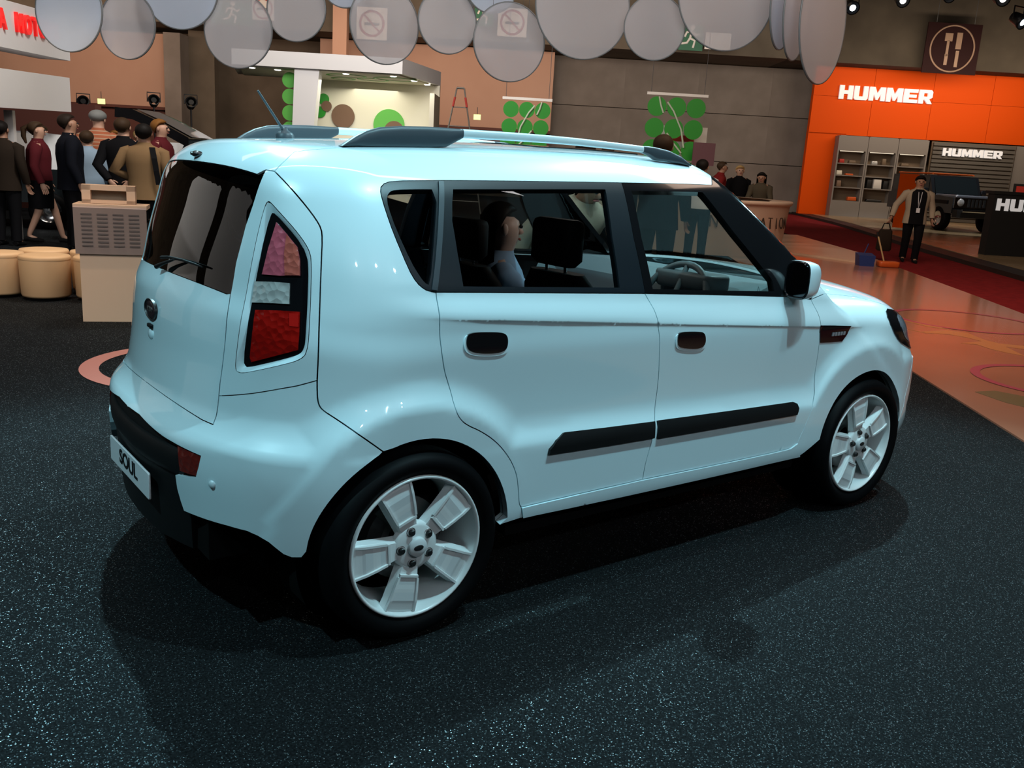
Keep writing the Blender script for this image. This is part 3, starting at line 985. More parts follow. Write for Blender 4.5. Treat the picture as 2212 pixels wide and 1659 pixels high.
for nm, key, mt in (('amber_lens', 'lens_d', 'lamp_amber'), ('lens_glint', 'lens_e', 'lamp_glint')):
    both(nm, patch(U(key), off=-.0075, gap=0, step=.02, flange=.004), mt, la)  # the brighter red piece paints a bright spot into the lower lens

# black window frames and panes
g_q, g_r, g_f = smooth_loop(U('g_q'), 1), U('g_r'), U('g_f')
sDq, bpil = U('seamDq'), U('bpil')
FR_q = [q for q in smooth_line(dlo_rear, 1)][::-1] + dlo_top[1:5]
FR_q = smooth_line(dlo_rear, 1)[::-1][:-1] + dlo_top[0:5] + sDq[1:-1]
FR_r = dlo_top[4:7] + bpil[1:] + belt_r[::-1][1:] + sDq[::-1][1:-1]
FR_f = dlo_top[6:] + apil + [mir_base[-1]] + mir_base[::-1][1:] + belt_f[::-1][1:] + bpil[::-1][1:-1]
for nm, frm, hole, par in (('quarter_window_frame', FR_q, g_q, CAR), ('window_frame', FR_r, g_r, SIDE['rear_door']), ('window_frame', FR_f, g_f, SIDE['front_door'])):
    both(nm, patch(frm, holes=[hole], off=.001, gap=.001, flange=.03, step=.03), 'gloss_black' if frm is FR_f else 'trim_black', par)
both('quarter_window', patch(g_q, off=-.006, gap=0, flange=0, step=.04), 'glass_privacy', CAR)
both('window_pane', patch(g_r, off=-.006, gap=0, flange=0, step=.04), 'glass_privacy', SIDE['rear_door'])
both('window_pane', patch(g_f, off=-.006, gap=0, flange=0, step=.04), 'glass_clear', SIDE['front_door'])
both('window_strip', patch(U('q_strip'), off=.006, gap=0, flange=.01, step=.03), 'rail_black', CAR)

# mouldings, handles, vents
both('side_moulding', patch(U('mold_r'), off=.012, gap=0, flange=.02, step=.03), 'plastic_black', SIDE['rear_door'])
both('side_moulding', patch(U('mold_f'), off=.012, gap=0, flange=.02, step=.03), 'plastic_black', SIDE['front_door'])


for key, par in (('hand_r', SIDE['rear_door']), ('hand_f', SIDE['front_door'])):
    h = smooth_loop(U(key), 2)
    both('handle_bezel', patch(shift(h, 0, -.008, 1.10), off=.004, gap=0, flange=.006, step=.02), 'car_paint', par)
    both('door_handle', patch(h, off=.007, gap=0, flange=.01, step=.02), 'gloss_black', par)
VENT = both('side_vent', patch(U('vent'), off=.003, gap=0, flange=.01, step=.03), 'gloss_black', SIDE['front_fender'])
vt = U('vent')
vc = np.mean(np.array(vt), 0)
for k in range(5):
    uu = vc[0] - .025 + k * .022
    q = [(uu, vc[1] - .009), (uu + .014, vc[1] - .009), (uu + .016, vc[1] + .009), (uu + .002, vc[1] + .009)]
    both('vent_slat', patch(q, off=.006, gap=0, flange=.005, step=.02), 'vent_text', VENT)

# rear bumper: black insert, bar, plate and reflectors
ins = [(UC, blk[0][1])] + blk[1:] + p3((-.60, .42, .30), (-.64, .2, .28), (-.65, 0, .28))[:2] + [(UC, to_param(np.array([[-.65, 0, .28]]))[0][1])]
INS = link('bumper_insert', patch_mesh('bumper_insert', patch(ins, off=-.022, gap=-.006, flange=.02, step=.03), 'S'), 'plastic_black', CAR)
both('bumper_reflector', patch(U('refl'), off=-.004, gap=.002, flange=.02, step=.02), 'reflector_red', CAR)
barpts = []
for t in np.linspace(-1, 1, 41):
    y = t * .47
    q = from_param(to_param(np.array([[-.66 + .2 * y * y, -abs(y) if abs(y) > 1e-6 else -1e-6, .595]])))[0]
    n = grad(np.array([q]))[0]
    q = q - n * (.012 + .02 * max(0, abs(t) - .9) * 10)
    barpts.append((q[0], q[1] if t <= 0 else -q[1], q[2] - .012))
mb = MB()
loops = []
for i, p in enumerate(barpts):
    t = abs(i / 20 - 1)
    k = 1.0 if t < .9 else max(.25, 1 - (t - .9) * 7)
    loops.append([(p[0] - .018 * k * math.cos(a) + .012, p[1], p[2] + .050 * k * math.sin(a)) for a in np.linspace(0, 2 * math.pi, 14, endpoint=False)])
mb.loft(loops, True, True)
mb.build('bumper_bar', 'plastic_black', CAR)
PL = MB().rbox((0, 0, 0), (.50, .095, .008), .008).build('number_plate', 'plate_white', CAR)
PL.matrix_parent_inverse = Matrix.Identity(4)
PL.location = (-.676, 0, .450)
PL.rotation_euler = (R_(90), 0, R_(-90))
text_part('plate_lettering', 'SOUL', .075, 'plastic_black', PL, (0, .004, .005), (0, 0, 0), .001, True, 1.25)

# tailgate furniture
EM = MB().lathe([(.0005, .007), (.6, .007), (.92, .006), (1.0, 0)], 32, axis='z')
me = EM.mesh('emblem')
em = link('emblem', me, 'emblem_dark', SIDE['tailgate'])
em.scale = (.062, .036, 1)
srf = lambda y, z: from_param(to_param(np.array([[-.57, min(y, -1e-6), z]])))[0]
em.location = (srf(0, 1.014)[0] - .001, 0, 1.014)
em.rotation_euler = (R_(90), 0, R_(-90))
rg = MB().lathe([(.95, .004), (.99, .010), (1.05, .008), (1.06, 0)], 32).build('emblem_ring', 'dark_steel', em)
text_part('emblem_letters', 'KIA', .62, 'brake_steel', em, (0, 0, .008), (0, 0, 0), .0015, True, .95).scale = (1, 1, 1)
b = MB(); b.rbox((0, 0, 0), (.05, .016, .014), .006)
hd = b.build('tailgate_handle', 'plastic_black', SIDE['tailgate']); hd.location = (srf(0, .955)[0] - .002, 0, .955); hd.rotation_euler = (0, 0, R_(90))
b = MB(); b.ball((0, 0, 0), (.011, .034, .022))
b.build('handle_lip', 'car_paint', SIDE['tailgate']).location = (srf(0, .925)[0] + .003, 0, .925)
b = MB(); b.ball((0, 0, 0), (.02, .028, .012)); b.tube([(0, 0, 0), (-.022, 0, .002)], .006)
nz = b.build('washer_nozzle', 'gloss_black', SIDE['spoiler']); nz.location = (-.408, 0, 1.552)
wp = MB()
wpt = from_param(to_param(np.array([[-.536, -.0001, 1.200], [-.531, -.08, 1.208], [-.522, -.20, 1.211], [-.512, -.287, 1.209], [-.503, -.342, 1.205]])))
wpn = grad(wpt)
wp.tube([tuple(a + n * .014) for a, n in zip(wpt, wpn)], [.005, .0045, .0045, .004, .003], 8)
wpt2 = from_param(to_param(np.array([[-.548, -.0001, 1.165], [-.540, -.06, 1.185], [-.528, -.15, 1.206]])))
wp.tube([tuple(a + n * .022) for a, n in zip(wpt2, grad(wpt2))], [.009, .006, .004], 8)
wp.build('rear_wiper', 'plastic_black', CAR)
b = MB(); b.lathe([(.0005, .006), (.010, .006), (.013, .002), (.014, -.004)], 20, axis='z')
sn = from_param(to_param(np.array([[-.58, -.59, .552], [-.66, -.2, .60]])))
nn = grad(sn)
for sg in (1, -1):
    so = link('parking_sensor', b.mesh('parking_sensor'), 'car_paint', SIDE['rear_bumper'])
    so.location = sn[0] * [1, sg, 1]
    so.rotation_euler = Vector(nn[0] * [1, sg, 1]).to_track_quat('Z', 'Y').to_euler()

# roof rails, antenna, sunroof


def rail(sg):
    r = empty('roof_rail'); r.parent = CAR
    prof = [(-.098, .480, 1.606, 1.606), (-.05, .481, 1.606, 1.640), (-.01, .482, 1.607, 1.660), (.041, .483, 1.608, 1.675), (.12, .484, 1.612, 1.684), (.22, .486, 1.618, 1.689), (.30, .488, 1.624, 1.690), (.335, .489, 1.642, 1.690), (.365, .490, 1.658, 1.690)]
    def sect(x, y, zb, zt, wd=.017):
        h = (zt - zb) / 2; c = (zt + zb) / 2
        l = []
        for a in np.linspace(0, 2 * math.pi, 16, endpoint=False):
            ca, sa = math.cos(a), math.sin(a)
            l.append((x, sg * -(y + wd * math.copysign(abs(ca) ** .6, ca)), c + max(h, .001) * math.copysign(abs(sa) ** .6, sa)))
        return l
    m = MB(); m.loft([sect(*q) for q in prof], True, True); m.build('rail_foot', 'rail_black', r)
    bar = [(.355 + (1.235 - .355) * t, .490 + .030 * t, 1.658 - .004 * t + .012 * math.sin(math.pi * t) * .6, 1.690 - .010 * t + .012 * math.sin(math.pi * t) * .6) for t in np.linspace(0, 1, 14)]
    m = MB(); m.loft([sect(*q, .0155) for q in bar], True, True); m.build('rail_bar', 'rail_silver', r)
    pf = [(1.225, .52, 1.653, 1.681), (1.26, .521, 1.645, 1.681), (1.30, .523, 1.628, 1.679), (1.37, .526, 1.625, 1.670), (1.44, .529, 1.62, 1.650), (1.50, .530, 1.612, 1.620)]
    m = MB(); m.loft([sect(*q) for q in pf], True, True); m.build('rail_foot', 'rail_black', r)


rail(1); rail(-1)
an = empty('antenna'); an.parent = CAR
m = MB(); m.lathe([(.034, -.012), (.033, .004), (.026, .012), (.012, .020), (.008, .03), (.0005, .031)], 20, (-.085, 0.0, 1.633)); m.build('antenna_base', 'rail_black', an)
m = MB(); m.tube([(-.088, 0, 1.648), (-.187, 0, 1.783)], [.0055, .0038], 8); m.build('antenna_mast', 'rail_black', an)
sun = p3((.85, .32, 1.66), (1.4, .32, 1.65)) + [(1.42, math.pi / 2), (.83, math.pi / 2)]
link('sunroof', patch_mesh('sunroof', patch(sun, off=.004, gap=0, flange=.008, step=.06), 'S'), 'gloss_black', CAR)

# door mirrors
for sg in (1, -1):
    mr = empty('door_mirror'); mr.parent = CAR
    def ring(x, sc, dy=0.0, dz=0.0):
        l = []
        for a in np.linspace(0, 2 * math.pi, 28, endpoint=False):
            ca, sa = math.cos(a), math.sin(a)
            l.append((x, sg * -(.895 + dy + .064 * sc * math.copysign(abs(ca) ** .55, ca)), 1.166 + dz + .082 * sc * math.copysign(abs(sa) ** .55, sa)))
        return l
    m = MB(); m.loft([ring(1.850, 1.0), ring(1.858, 1.02), ring(1.89, 1.0), ring(1.93, .90), ring(1.955, .70), ring(1.965, .35), ring(1.967, .05)], False, True)
    m.build('mirror_cap', 'car_paint', mr)
    m = MB(); m.loft([ring(1.848, .985), ring(1.846, .93), ring(1.852, .88)], False, True, smooth=False)
    m.build('mirror_housing', 'gloss_black', mr)
    m = MB(); m.loft([ring(1.851, .88), ring(1.850, .86)], False, True)
    m.build('mirror_glass', 'mirror_dark', mr)
    m = MB(); m.loft([[(1.87 + dx, sg * -(.80), 1.085 + dz) for dx, dz in ((0, 0), (.12, -.01), (.10, .05), (.02, .055))], [(1.87 + dx, sg * -(.855), 1.10 + dz) for dx, dz in ((0, 0), (.075, 0), (.07, .04), (.02, .045))]], True, True, smooth=False)
    m.build('mirror_foot', 'plastic_black', mr)

# inner trim, underbody, wheel housings
mb_v = []
liner = []
for k in ('body_side', 'rear_door', 'front_door', 'front_fender'):
    liner.append((patch(PANELS[k], off=-.028, gap=0, flange=0, step=.05, bstep=.05), ('R', 'L')))
liner.append((patch(PANELS['tail_lamp_surround'], off=-.05, gap=0, flange=0, step=.05, bstep=.05), ('R', 'L')))
for k in ('tailgate', 'spoiler', 'roof'):
    liner.append((patch(sym[k], off=-.035, gap=0, flange=0, step=.06, bstep=.06), ('S',)))
vs = []; fs = []
for d, sides in liner:
    for sd in sides:
        me = patch_mesh('tmp', d, sd)
        b0 = len(vs)
        vs += [tuple(v.co) for v in me.vertices]
        fs += [tuple(b0 + i for i in p.vertices) for p in me.polygons]
        bpy.data.meshes.remove(me)
m = MB(); m.add(vs, fs); m.build('interior_trim', 'interior_black', CAR, recalc=False)
m = MB()
m.box((1.28, 0, .30), (3.4, 1.22, .12)); m.box((1.275, 0, .30), (1.70, 1.60, .10)); m.box((-.46, 0, .36), (.24, 1.10, .16))
m.build('underbody', 'void_black', CAR)
for cx, cz, r in ((-.003, .328, .384), (2.545, .350, .362)):
    for sg in (1, -1):
        m = MB()
        pr = [(r, .60), (r, .858)]
        m.lathe([(r, sg * -.60), (r, sg * -(.785 if cx < 1 else .82))], 40, (cx, 0, cz), 'y', a0=R_(-25), a1=R_(205))
        m.disc((cx, sg * -.60, cz), r, 40, 'y')
        m.build('wheel_housing', 'void_black', CAR)

# ------------------------------------------------------------------ wheels


def make_wheel(base_deg):
    w = empty('wheel')
    m = MB()
    prof = [(.247, .085), (.268, .104), (.292, .1125), (.312, .102), (.324, .080), (.3295, .055), (.330, .0), (.3295, -.06), (.325, -.088), (.31, -.105), (.25, -.09)]
    m.lathe([(r, -h) for r, h in prof], 72, (0, 0, 0), 'y')
    m.build('tyre', 'rubber', w)
    m = MB()
    rim = [(.250, .090), (.2475, .0985), (.243, .1000), (.2385, .0975), (.236, .088), (.231, .070), (.222, .040), (.216, .0), (.214, -.06), (.222, -.10)]
    m.lathe([(r, -h) for r, h in rim], 72, (0, 0, 0), 'y')
    m.build('rim', 'rim_white', w)
    for k in range(5):
        a = R_(base_deg + 72 * k)
        ca, sa = math.cos(a), math.sin(a)
        def T(r, t, h): return (r * ca - t * sa, -h, r * sa + t * ca)
        st = [(.045, .030, .078), (.075, .034, .082), (.11, .040, .086), (.15, .047, .089), (.19, .053, .090), (.222, .058, .086), (.238, .061, .080)]
        m = MB()
        loops = []
        for r, hw, h in st:
            dep = .030
            loops.append([T(r, -hw - .010, h - dep), T(r, -hw - .002, h - .008), T(r, -hw + .004, h), T(r, hw - .004, h), T(r, hw + .002, h - .008), T(r, hw + .010, h - dep)])
        m.loft(loops, True, True, smooth=False)
        sp = m.build('spoke', 'rim_white', w)
        # raised rim around the flat face: sides and inner end
        m = MB()
        for s in (-1, 1):
            l2 = []
            for r, hw, h in st[2:]:
                c = s * (hw - .004)
                l2.append([T(r, c - .006, h - .002), T(r, c - .004, h + .006), T(r, c + .004, h + .006), T(r, c + .006, h - .002)])
            m.loft(l2, True, True, smooth=False)
        l2 = []
        for t in np.linspace(-1, 1, 7):
            hw = .036 * t; r = .104
            l2.append([T(r - .006, hw, .083), T(r - .004, hw, .092), T(r + .004, hw, .092), T(r + .006, hw, .083)])
        m.loft(l2, True, True, smooth=False)
        m.build('spoke_ridge', 'rim_white', sp)
        m = MB()
        q = [T(.115, -.033, .0868), T(.115, .033, .0868), T(.19, .046, .0908), T(.236, .054, .0815), T(.236, -.054, .0815), T(.19, -.046, .0908)]
        m.add(q, [(0, 1, 2, 5), (5, 2, 3, 4)], 0, False)
        m.build('spoke_face', 'rim_face', sp)
        m = MB()
        p = T(.058, 0, .0)
        m.lathe([(.0105, -.080), (.0105, -.097), (.0085, -.099), (.0005, -.099)], 10, (p[0], 0, p[2]), 'y', smooth=False)
        m.build('wheel_nut', 'dark_steel', w)
        m = MB()
        m.lathe([(.0125, -.0825), (.016, -.088), (.0175, -.082)], 16, (p[0], 0, p[2]), 'y')
        m.build('nut_seat', 'brake_steel', w)
    m = MB(); m.lathe([(.085, -.06), (.082, -.080), (.070, -.084), (.040, -.088), (.0005, -.088)], 40, (0, 0, 0), 'y'); m.build('hub', 'rim_white', w)
    m = MB(); m.lathe([(.035, -.086), (.034, -.098), (.030, -.102), (.0005, -.103)], 32, (0, 0, 0), 'y'); cp = m.build('hub_cap', 'rim_face', w)
    m = MB(); m.ball((0, -.103, 0), (.019, .002, .010), 20, 8); m.build('cap_emblem', 'dark_steel', cp)
    m = MB(); m.lathe([(.06, .0), (.145, .0), (.145, .022), (.06, .022)], 40, (0, 0, 0), 'y'); m.build('brake_disc', 'brake_steel', w)
    m = MB()
    m.loft([[( -(.10 + .055 * (j % 2)) * math.cos(a), h, (.10 + .055 * (j % 2)) * math.sin(a)) for j, h in ((0, -.02), (1, -.02), (1, .045), (0, .045))] for a in np.linspace(-.2, .75, 8)], True, True, smooth=False)
    m.build('brake_caliper', 'dark_steel', w)
    return w


W1 = make_wheel(-104.5); W1.parent = CAR; W1.location = (0, -.790, .330)
W2 = make_wheel(103.0); W2.parent = CAR; W2.location = (2.55, -.790, .330)
for s, x in ((W1, 0.0), (W2, 2.55)):
    c = copy_tree(s, CAR); c.location = (x, .790, .330); c.rotation_euler = (0, 0, math.pi)

# ------------------------------------------------------------------ cabin


def seat(name, loc, wdt=.50, back=.62, head=True):
    s = empty(name); s.parent = CAR; s.location = loc
    m = MB(); m.rbox((.0, 0, .10), (.52, wdt, .20), .07); m.build('seat_cushion', 'seat_black', s)
    m = MB()
    loops = []
    for t in np.linspace(0, 1, 9):
        wd = wdt * (.92 + .08 * math.sin(math.pi * t)) * (1 if t < .85 else 1 - (t - .85) * 2.2)
        x = -.22 - .17 * t
        th = .085 * (1 - .4 * t)
        loops.append([(x + th * math.cos(a) * (1.0), wd / 2 * math.copysign(abs(math.sin(a)) ** .5, math.sin(a)), .14 + back * t) for a in np.linspace(0, 2 * math.pi, 20, endpoint=False)])
    m.loft(loops, True, True); m.build('seat_back', 'seat_black', s)
    if head:
        m = MB(); m.rbox((-.40, 0, .14 + back + .12), (.10, .27, .19), .045); hr = m.build('head_rest', 'seat_black', s)
        m = MB()
        for yy in (-.06, .06): m.tube([(-.395, yy, .14 + back - .04), (-.40, yy, .14 + back + .06)], .007, 6)
        m.build('head_rest_post', 'chrome', hr)
    return s


seat('front_seat', (1.33, -.38, .46), back=.56)
seat('front_seat', (1.40, .38, .44), back=.52)
seat('rear_seat', (.42, 0, .44), 1.22, .50, False)
m = MB()
prof = [(1.70, .60), (1.68, .95), (1.74, 1.06), (1.95, 1.105), (2.22, 1.09), (2.30, .95), (2.30, .55)]
m.prism(prof, -.74, .74); m.build('dashboard', 'dash_grey', CAR)
m = MB()
cen = Vector((1.64, -.38, 1.01)); ax = Vector((-.88, 0, .47)).normalized()
e1 = Vector((0, 1, 0)); e2 = ax.cross(e1)
ringp = [cen + e1 * (.185 * math.cos(a)) + e2 * (.185 * math.sin(a)) for a in np.linspace(0, 2 * math.pi, 33)]
m.tube(ringp, .016, 8, caps=False)
for a in (R_(20), R_(160), R_(270)):
    m.tube([cen, cen + e1 * (.18 * math.cos(a)) + e2 * (.18 * math.sin(a))], .013, 6)
m.tube([cen, cen + ax * -.22], .03, 8)
m.build('steering_wheel', 'dash_grey', CAR)
m = MB(); m.rbox((1.76, -.38, 1.10), (.16, .36, .08), .04); m.build('instrument_hood', 'dash_grey', CAR)
m = MB(); m.box((1.1, 0, .40), (2.6, 1.5, .03)); m.box((-.1, 0, .62), (.75, 1.2, .03)); m.build('cabin_floor', 'interior_black', CAR)

m = MB(); m.rbox((1.30, 0, 1.592), (.14, .10, .02), .02); m.build('cabin_fill_lens', 'lamp_clear', CAR)  # lens added to go with the cabin fill light
_l = bpy.data.lights.new('cabin_fill', 'POINT'); _l.energy = 2.6; _l.color = (1.0, .93, .85); _l.shadow_soft_size = .04  # unseen light added in the cabin to brighten the seated person
_o = bpy.data.objects.new('cabin_fill', _l); COL.objects.link(_o); _o.location = (1.42, -.02, 1.54)

# ================================================================== the hall
carpet_mat('carpet', (0.0018, 0.0022, 0.0025), (0.0105, 0.0120, 0.0132), (0.55, 0.66, 0.70), 0.25)
mottled('floor_gloss', (0.37, 0.155, 0.095), (0.47, 0.21, 0.13), 0.5, 0.16, 3, 0.5)
mottled('floor_beige', (0.70, 0.48, 0.32), (0.76, 0.54, 0.37), 0.6, 0.3, 3, 0.4)
mottled('red_carpet', (0.16, 0.010, 0.012), (0.24, 0.016, 0.018), 6, 0.9, 3, 0.1)
mottled('stand_floor', (0.30, 0.20, 0.10), (0.42, 0.30, 0.17), 0.5, 0.25, 3, 0.5)
bsdf('stand_edge', (0.02, 0.012, 0.010), 0.6)
concrete_mat('concrete', (0.185, 0.160, 0.135), (0.250, 0.220, 0.190))
concrete_mat('concrete_dark', (0.105, 0.082, 0.058), (0.150, 0.118, 0.085))
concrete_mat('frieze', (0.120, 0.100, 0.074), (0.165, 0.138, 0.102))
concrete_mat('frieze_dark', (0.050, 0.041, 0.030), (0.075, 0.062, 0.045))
mottled('pink_panel', (0.50, 0.30, 0.21), (0.56, 0.35, 0.25), 0.4, 0.7, 3, 0.2)
bsdf('maroon_band', (0.10, 0.028, 0.018), 0.7)
bsdf('ceiling_dark', (0.03, 0.027, 0.022), 0.9)
bsdf('white_lacquer', (0.76, 0.75, 0.75), 0.35)
bsdf('white_matt', (0.66, 0.64, 0.60), 0.7)
bsdf('cream_matt', (0.72, 0.68, 0.56), 0.7)
bsdf('orange_wall', (0.78, 0.085, 0.002), 0.6, 0, 0.12)
bsdf('grey_unit', (0.22, 0.20, 0.18), 0.5)
bsdf('unit_back', (0.17, 0.12, 0.075), 0.6)
bsdf('slat_grey', (0.17, 0.155, 0.135), 0.4, 0.4)
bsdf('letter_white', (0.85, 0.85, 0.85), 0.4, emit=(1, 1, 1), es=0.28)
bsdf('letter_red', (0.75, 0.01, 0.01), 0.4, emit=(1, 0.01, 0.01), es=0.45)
bsdf('letter_dark', (0.05, 0.03, 0.02), 0.6)
bsdf('green_dot', (0.010, 0.26, 0.012), 0.5)
bsdf('green_bright', (0.10, 0.42, 0.06), 0.5)
bsdf('brown_dot', (0.16, 0.085, 0.05), 0.6)
bsdf('pale_stroke', (0.50, 0.58, 0.42), 0.6)
bsdf('exit_green', (0.004, 0.12, 0.05), 0.5)
bsdf('sign_white', (0.80, 0.76, 0.70), 0.6)
bsdf('sign_red', (0.45, 0.03, 0.02), 0.6)
bsdf('poster_maroon', (0.13, 0.05, 0.06), 0.6)
bsdf('sign_brown', (0.014, 0.004, 0.004), 0.7, 0, 0.1)
bsdf('sign_tan', (0.20, 0.125, 0.08), 0.6)
bsdf('lamp_glow', (1, 1, 1), 0.5, emit=(1.0, 0.93, 0.82), es=9.0)
bsdf('lamp_dim', (1, 1, 1), 0.5, emit=(1.0, 0.85, 0.62), es=0.7)
bsdf('lamp_cool', (1, 1, 1), 0.5, emit=(0.85, 0.95, 1.0), es=7.0)
bsdf('exit_glow', (0.7, 0.8, 0.3), 0.5, emit=(0.80, 0.95, 0.35), es=1.2)
bsdf('lamp_black', (0.012, 0.012, 0.014), 0.4)
bsdf('stool_beige', (0.66, 0.42, 0.22), 0.6)
bsdf('pedestal_beige', (0.62, 0.42, 0.28), 0.5)
bsdf('pedestal_grey', (0.27, 0.19, 0.155), 0.5)
bsdf('print_dark', (0.10, 0.075, 0.065), 0.6)
bsdf('floor_pink', (0.62, 0.22, 0.17), 0.4)
bsdf('floor_magenta', (0.50, 0.09, 0.14), 0.2)
bsdf('floor_leaf', (0.62, 0.27, 0.10), 0.2)
bsdf('floor_olive', (0.20, 0.16, 0.08), 0.25)
bsdf('desk_beige', (0.64, 0.46, 0.34), 0.45)
bsdf('cable_grey', (0.08, 0.08, 0.08), 0.5)
bsdf('disc_rim', (0.22, 0.23, 0.23), 0.4)
frosted('disc_frost', (0.78, 0.85, 0.95), 0.16)
frosted('disc_frost_warm', (0.86, 0.84, 0.86), 0.42)
bsdf('suv_silver', (.45, .48, .55), .22, .6, .5, 1.0)
bsdf('suv_paint', (0.035, 0.037, 0.042), 0.22, 0.6, 0.5, 1.0)
bsdf('black_paint', (0.008, 0.008, 0.009), 0.15, 0, 0.5, 1.0)
bsdf('white_paint', (0.80, 0.82, 0.82), 0.3, 0, 0.5, 1.0)
bsdf('dark_pane', (0.015, 0.02, 0.022), 0.05, 0, 0.6, 1.0)
bsdf('teal_glass', (0.05, 0.16, 0.17), 0.08, 0, 0.6, 1.0)
bsdf('counter_black', (0.008, 0.008, 0.008), 0.6)
bsdf('plastic_orange', (0.60, 0.10, 0.015), 0.4)
bsdf('plastic_blue', (0.02, 0.04, 0.16), 0.4)
bsdf('wood_pole', (0.55, 0.38, 0.18), 0.5)


def block_word(txt, h, wl, gap, depth, mat, parent, loc):
    """heavy square capitals, one part each, in the local x-z plane facing -y"""
    sh = {'H': [[(0, 0), (.34, 0), (.34, .38), (.66, .38), (.66, 0), (1, 0), (1, 1), (.66, 1), (.66, .64), (.34, .64), (.34, 1), (0, 1)]],
          'U': [[(0, .12), (.10, 0), (.90, 0), (1, .12), (1, 1), (.66, 1), (.66, .26), (.34, .26), (.34, 1), (0, 1)]],
          'M': [[(0, 0), (.27, 0), (.27, .58), (.44, .08), (.56, .08), (.73, .58), (.73, 0), (1, 0), (1, 1), (.68, 1), (.5, .52), (.32, 1), (0, 1)]],
          'E': [[(0, 0), (1, 0), (1, .25), (.36, .25), (.36, .39), (.92, .39), (.92, .61), (.36, .61), (.36, .75), (1, .75), (1, 1), (0, 1)]],
          'R': [[(0, 0), (.34, 0), (.34, .30), (.42, .30), (.66, 0), (1, 0), (.76, .33), (.98, .46), (.98, .88), (.86, 1), (0, 1), (0, .5), (.34, .5), (.34, .76), (.64, .76), (.64, .52), (.34, .52), (.0, .48)]]}
    x = -(len(txt) * wl + (len(txt) - 1) * gap) / 2
    for ch in txt:
        w2 = wl * (1.12 if ch == 'M' else .96)
        for poly in sh[ch]:
            mm = MB(); mm.prism([(x + q[0] * w2 + .10 * h * (q[1] - .5) * 0, (q[1] - .5) * h) for q in poly], -depth, 0)
            o = mm.build('letter', mat, parent); o.location = loc
        x += w2 + gap


def struct(name, mb, mat, **k):
    return tag(mb.build(name, mat), kind='structure')


def hbox(m, a0, a1, d0, d1, z0, z1, mi=0):
    """box given in hall directions"""
    q = []
    for z in (z0, z1):
        for a, d in ((a0, d0), (a1, d0), (a1, d1), (a0, d1)):
            q.append(G(a, d, z))
    return m.add(q, [(0, 3, 2, 1), (4, 5, 6, 7), (0, 1, 5, 4), (1, 2, 6, 5), (2, 3, 7, 6), (3, 0, 4, 7)], mi, False)


def hpoly(m, pts, z0, z1):
    n = len(pts)
    lo = [G(a, d, z0) for a, d in pts]; hi = [G(a, d, z1) for a, d in pts]
    return m.add(lo + hi, [tuple(range(n)), tuple(range(2 * n - 1, n - 1, -1))] + [(i, (i + 1) % n, (i + 1) % n + n, i + n) for i in range(n)], 0, False)


A0, A1, D0, D1, ZT = -34, 36, -16, 44, 13
m = MB(); hbox(m, A0, A1, D0, D1, -.3, 0); FLOOR = struct('floor', m, 'carpet')
m = MB(); hbox(m, A0, A1, D0, D1, ZT, ZT + .3); struct('ceiling', m, 'ceiling_dark')
m = MB(); hbox(m, A0, A1, 43, 43.4, 0, ZT); struct('wall_back', m, 'concrete_dark')
m = MB(); hbox(m, A0 - .4, A0, D0, D1, 0, ZT); struct('wall_left', m, 'concrete_dark')
m = MB(); hbox(m, A1, A1 + .4, D0, D1, 0, ZT); struct('wall_right', m, 'concrete_dark')
m = MB(); hbox(m, A0, A1, D0 - .4, D0, 0, ZT); struct('wall_front', m, 'concrete_dark')
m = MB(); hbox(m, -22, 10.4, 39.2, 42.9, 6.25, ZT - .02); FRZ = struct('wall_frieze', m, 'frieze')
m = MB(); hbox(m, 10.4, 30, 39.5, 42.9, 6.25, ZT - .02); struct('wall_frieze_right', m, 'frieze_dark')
# concrete panels of the back wall, each with its joint
WP = struct('wall_concrete', hbox(MB(), .9, 12.6, 42.6, 42.98, 0, 6.24), 'concrete_dark')
pm = MB(); pm.box((0, 0, 0), (3.27, .10, 2.03)); pme = pm.mesh('concrete_panel'); pme.materials.append(MATS['concrete'])
for i in range(4):
    for j in range(3):
        o = bpy.data.objects.new('concrete_panel', pme); COL.objects.link(o); o.parent = WP
        o.location = G(2.55 + 3.30 * i * .985, 42.52 + rng.uniform(-.01, .01), 1.08 + 2.06 * j); o.rotation_euler = (0, 0, HR)
m = MB(); hbox(m, -26, -15.4, 41.2, 41.5, 3.0, 6.0); struct('wall_panel_left', m, 'pink_panel')
m = MB(); hbox(m, -9.0, 1.0, 41.2, 41.5, 2.95, 6.2); struct('wall_panel_middle', m, 'pink_panel')
m = MB(); hbox(m, -26, -15.4, 41.1, 41.5, 1.0, 3.0); hbox(m, -26, -15.4, 40.9, 41.5, 2.88, 3.0); struct('trim_1', m, 'maroon_band')
m = MB(); hbox(m, -9.0, 1.0, 41.1, 41.5, 1.0, 2.95); hbox(m, -9, 1.0, 40.9, 41.5, 2.83, 2.95); struct('trim_2', m, 'maroon_band')
m = MB(); hbox(m, -15.4, -14.7, 40.4, 41.6, 0, 6.0); struct('wall_column', m, 'concrete')
m = MB(); hbox(m, -14.7, -13.6, 41.4, 41.9, 0, 6.24); struct('wall_pier', m, 'frieze')
m = MB(); hbox(m, -7.9, -7.35, 38.4, 38.9, 0, ZT); struct('wall_post', m, 'pink_panel')

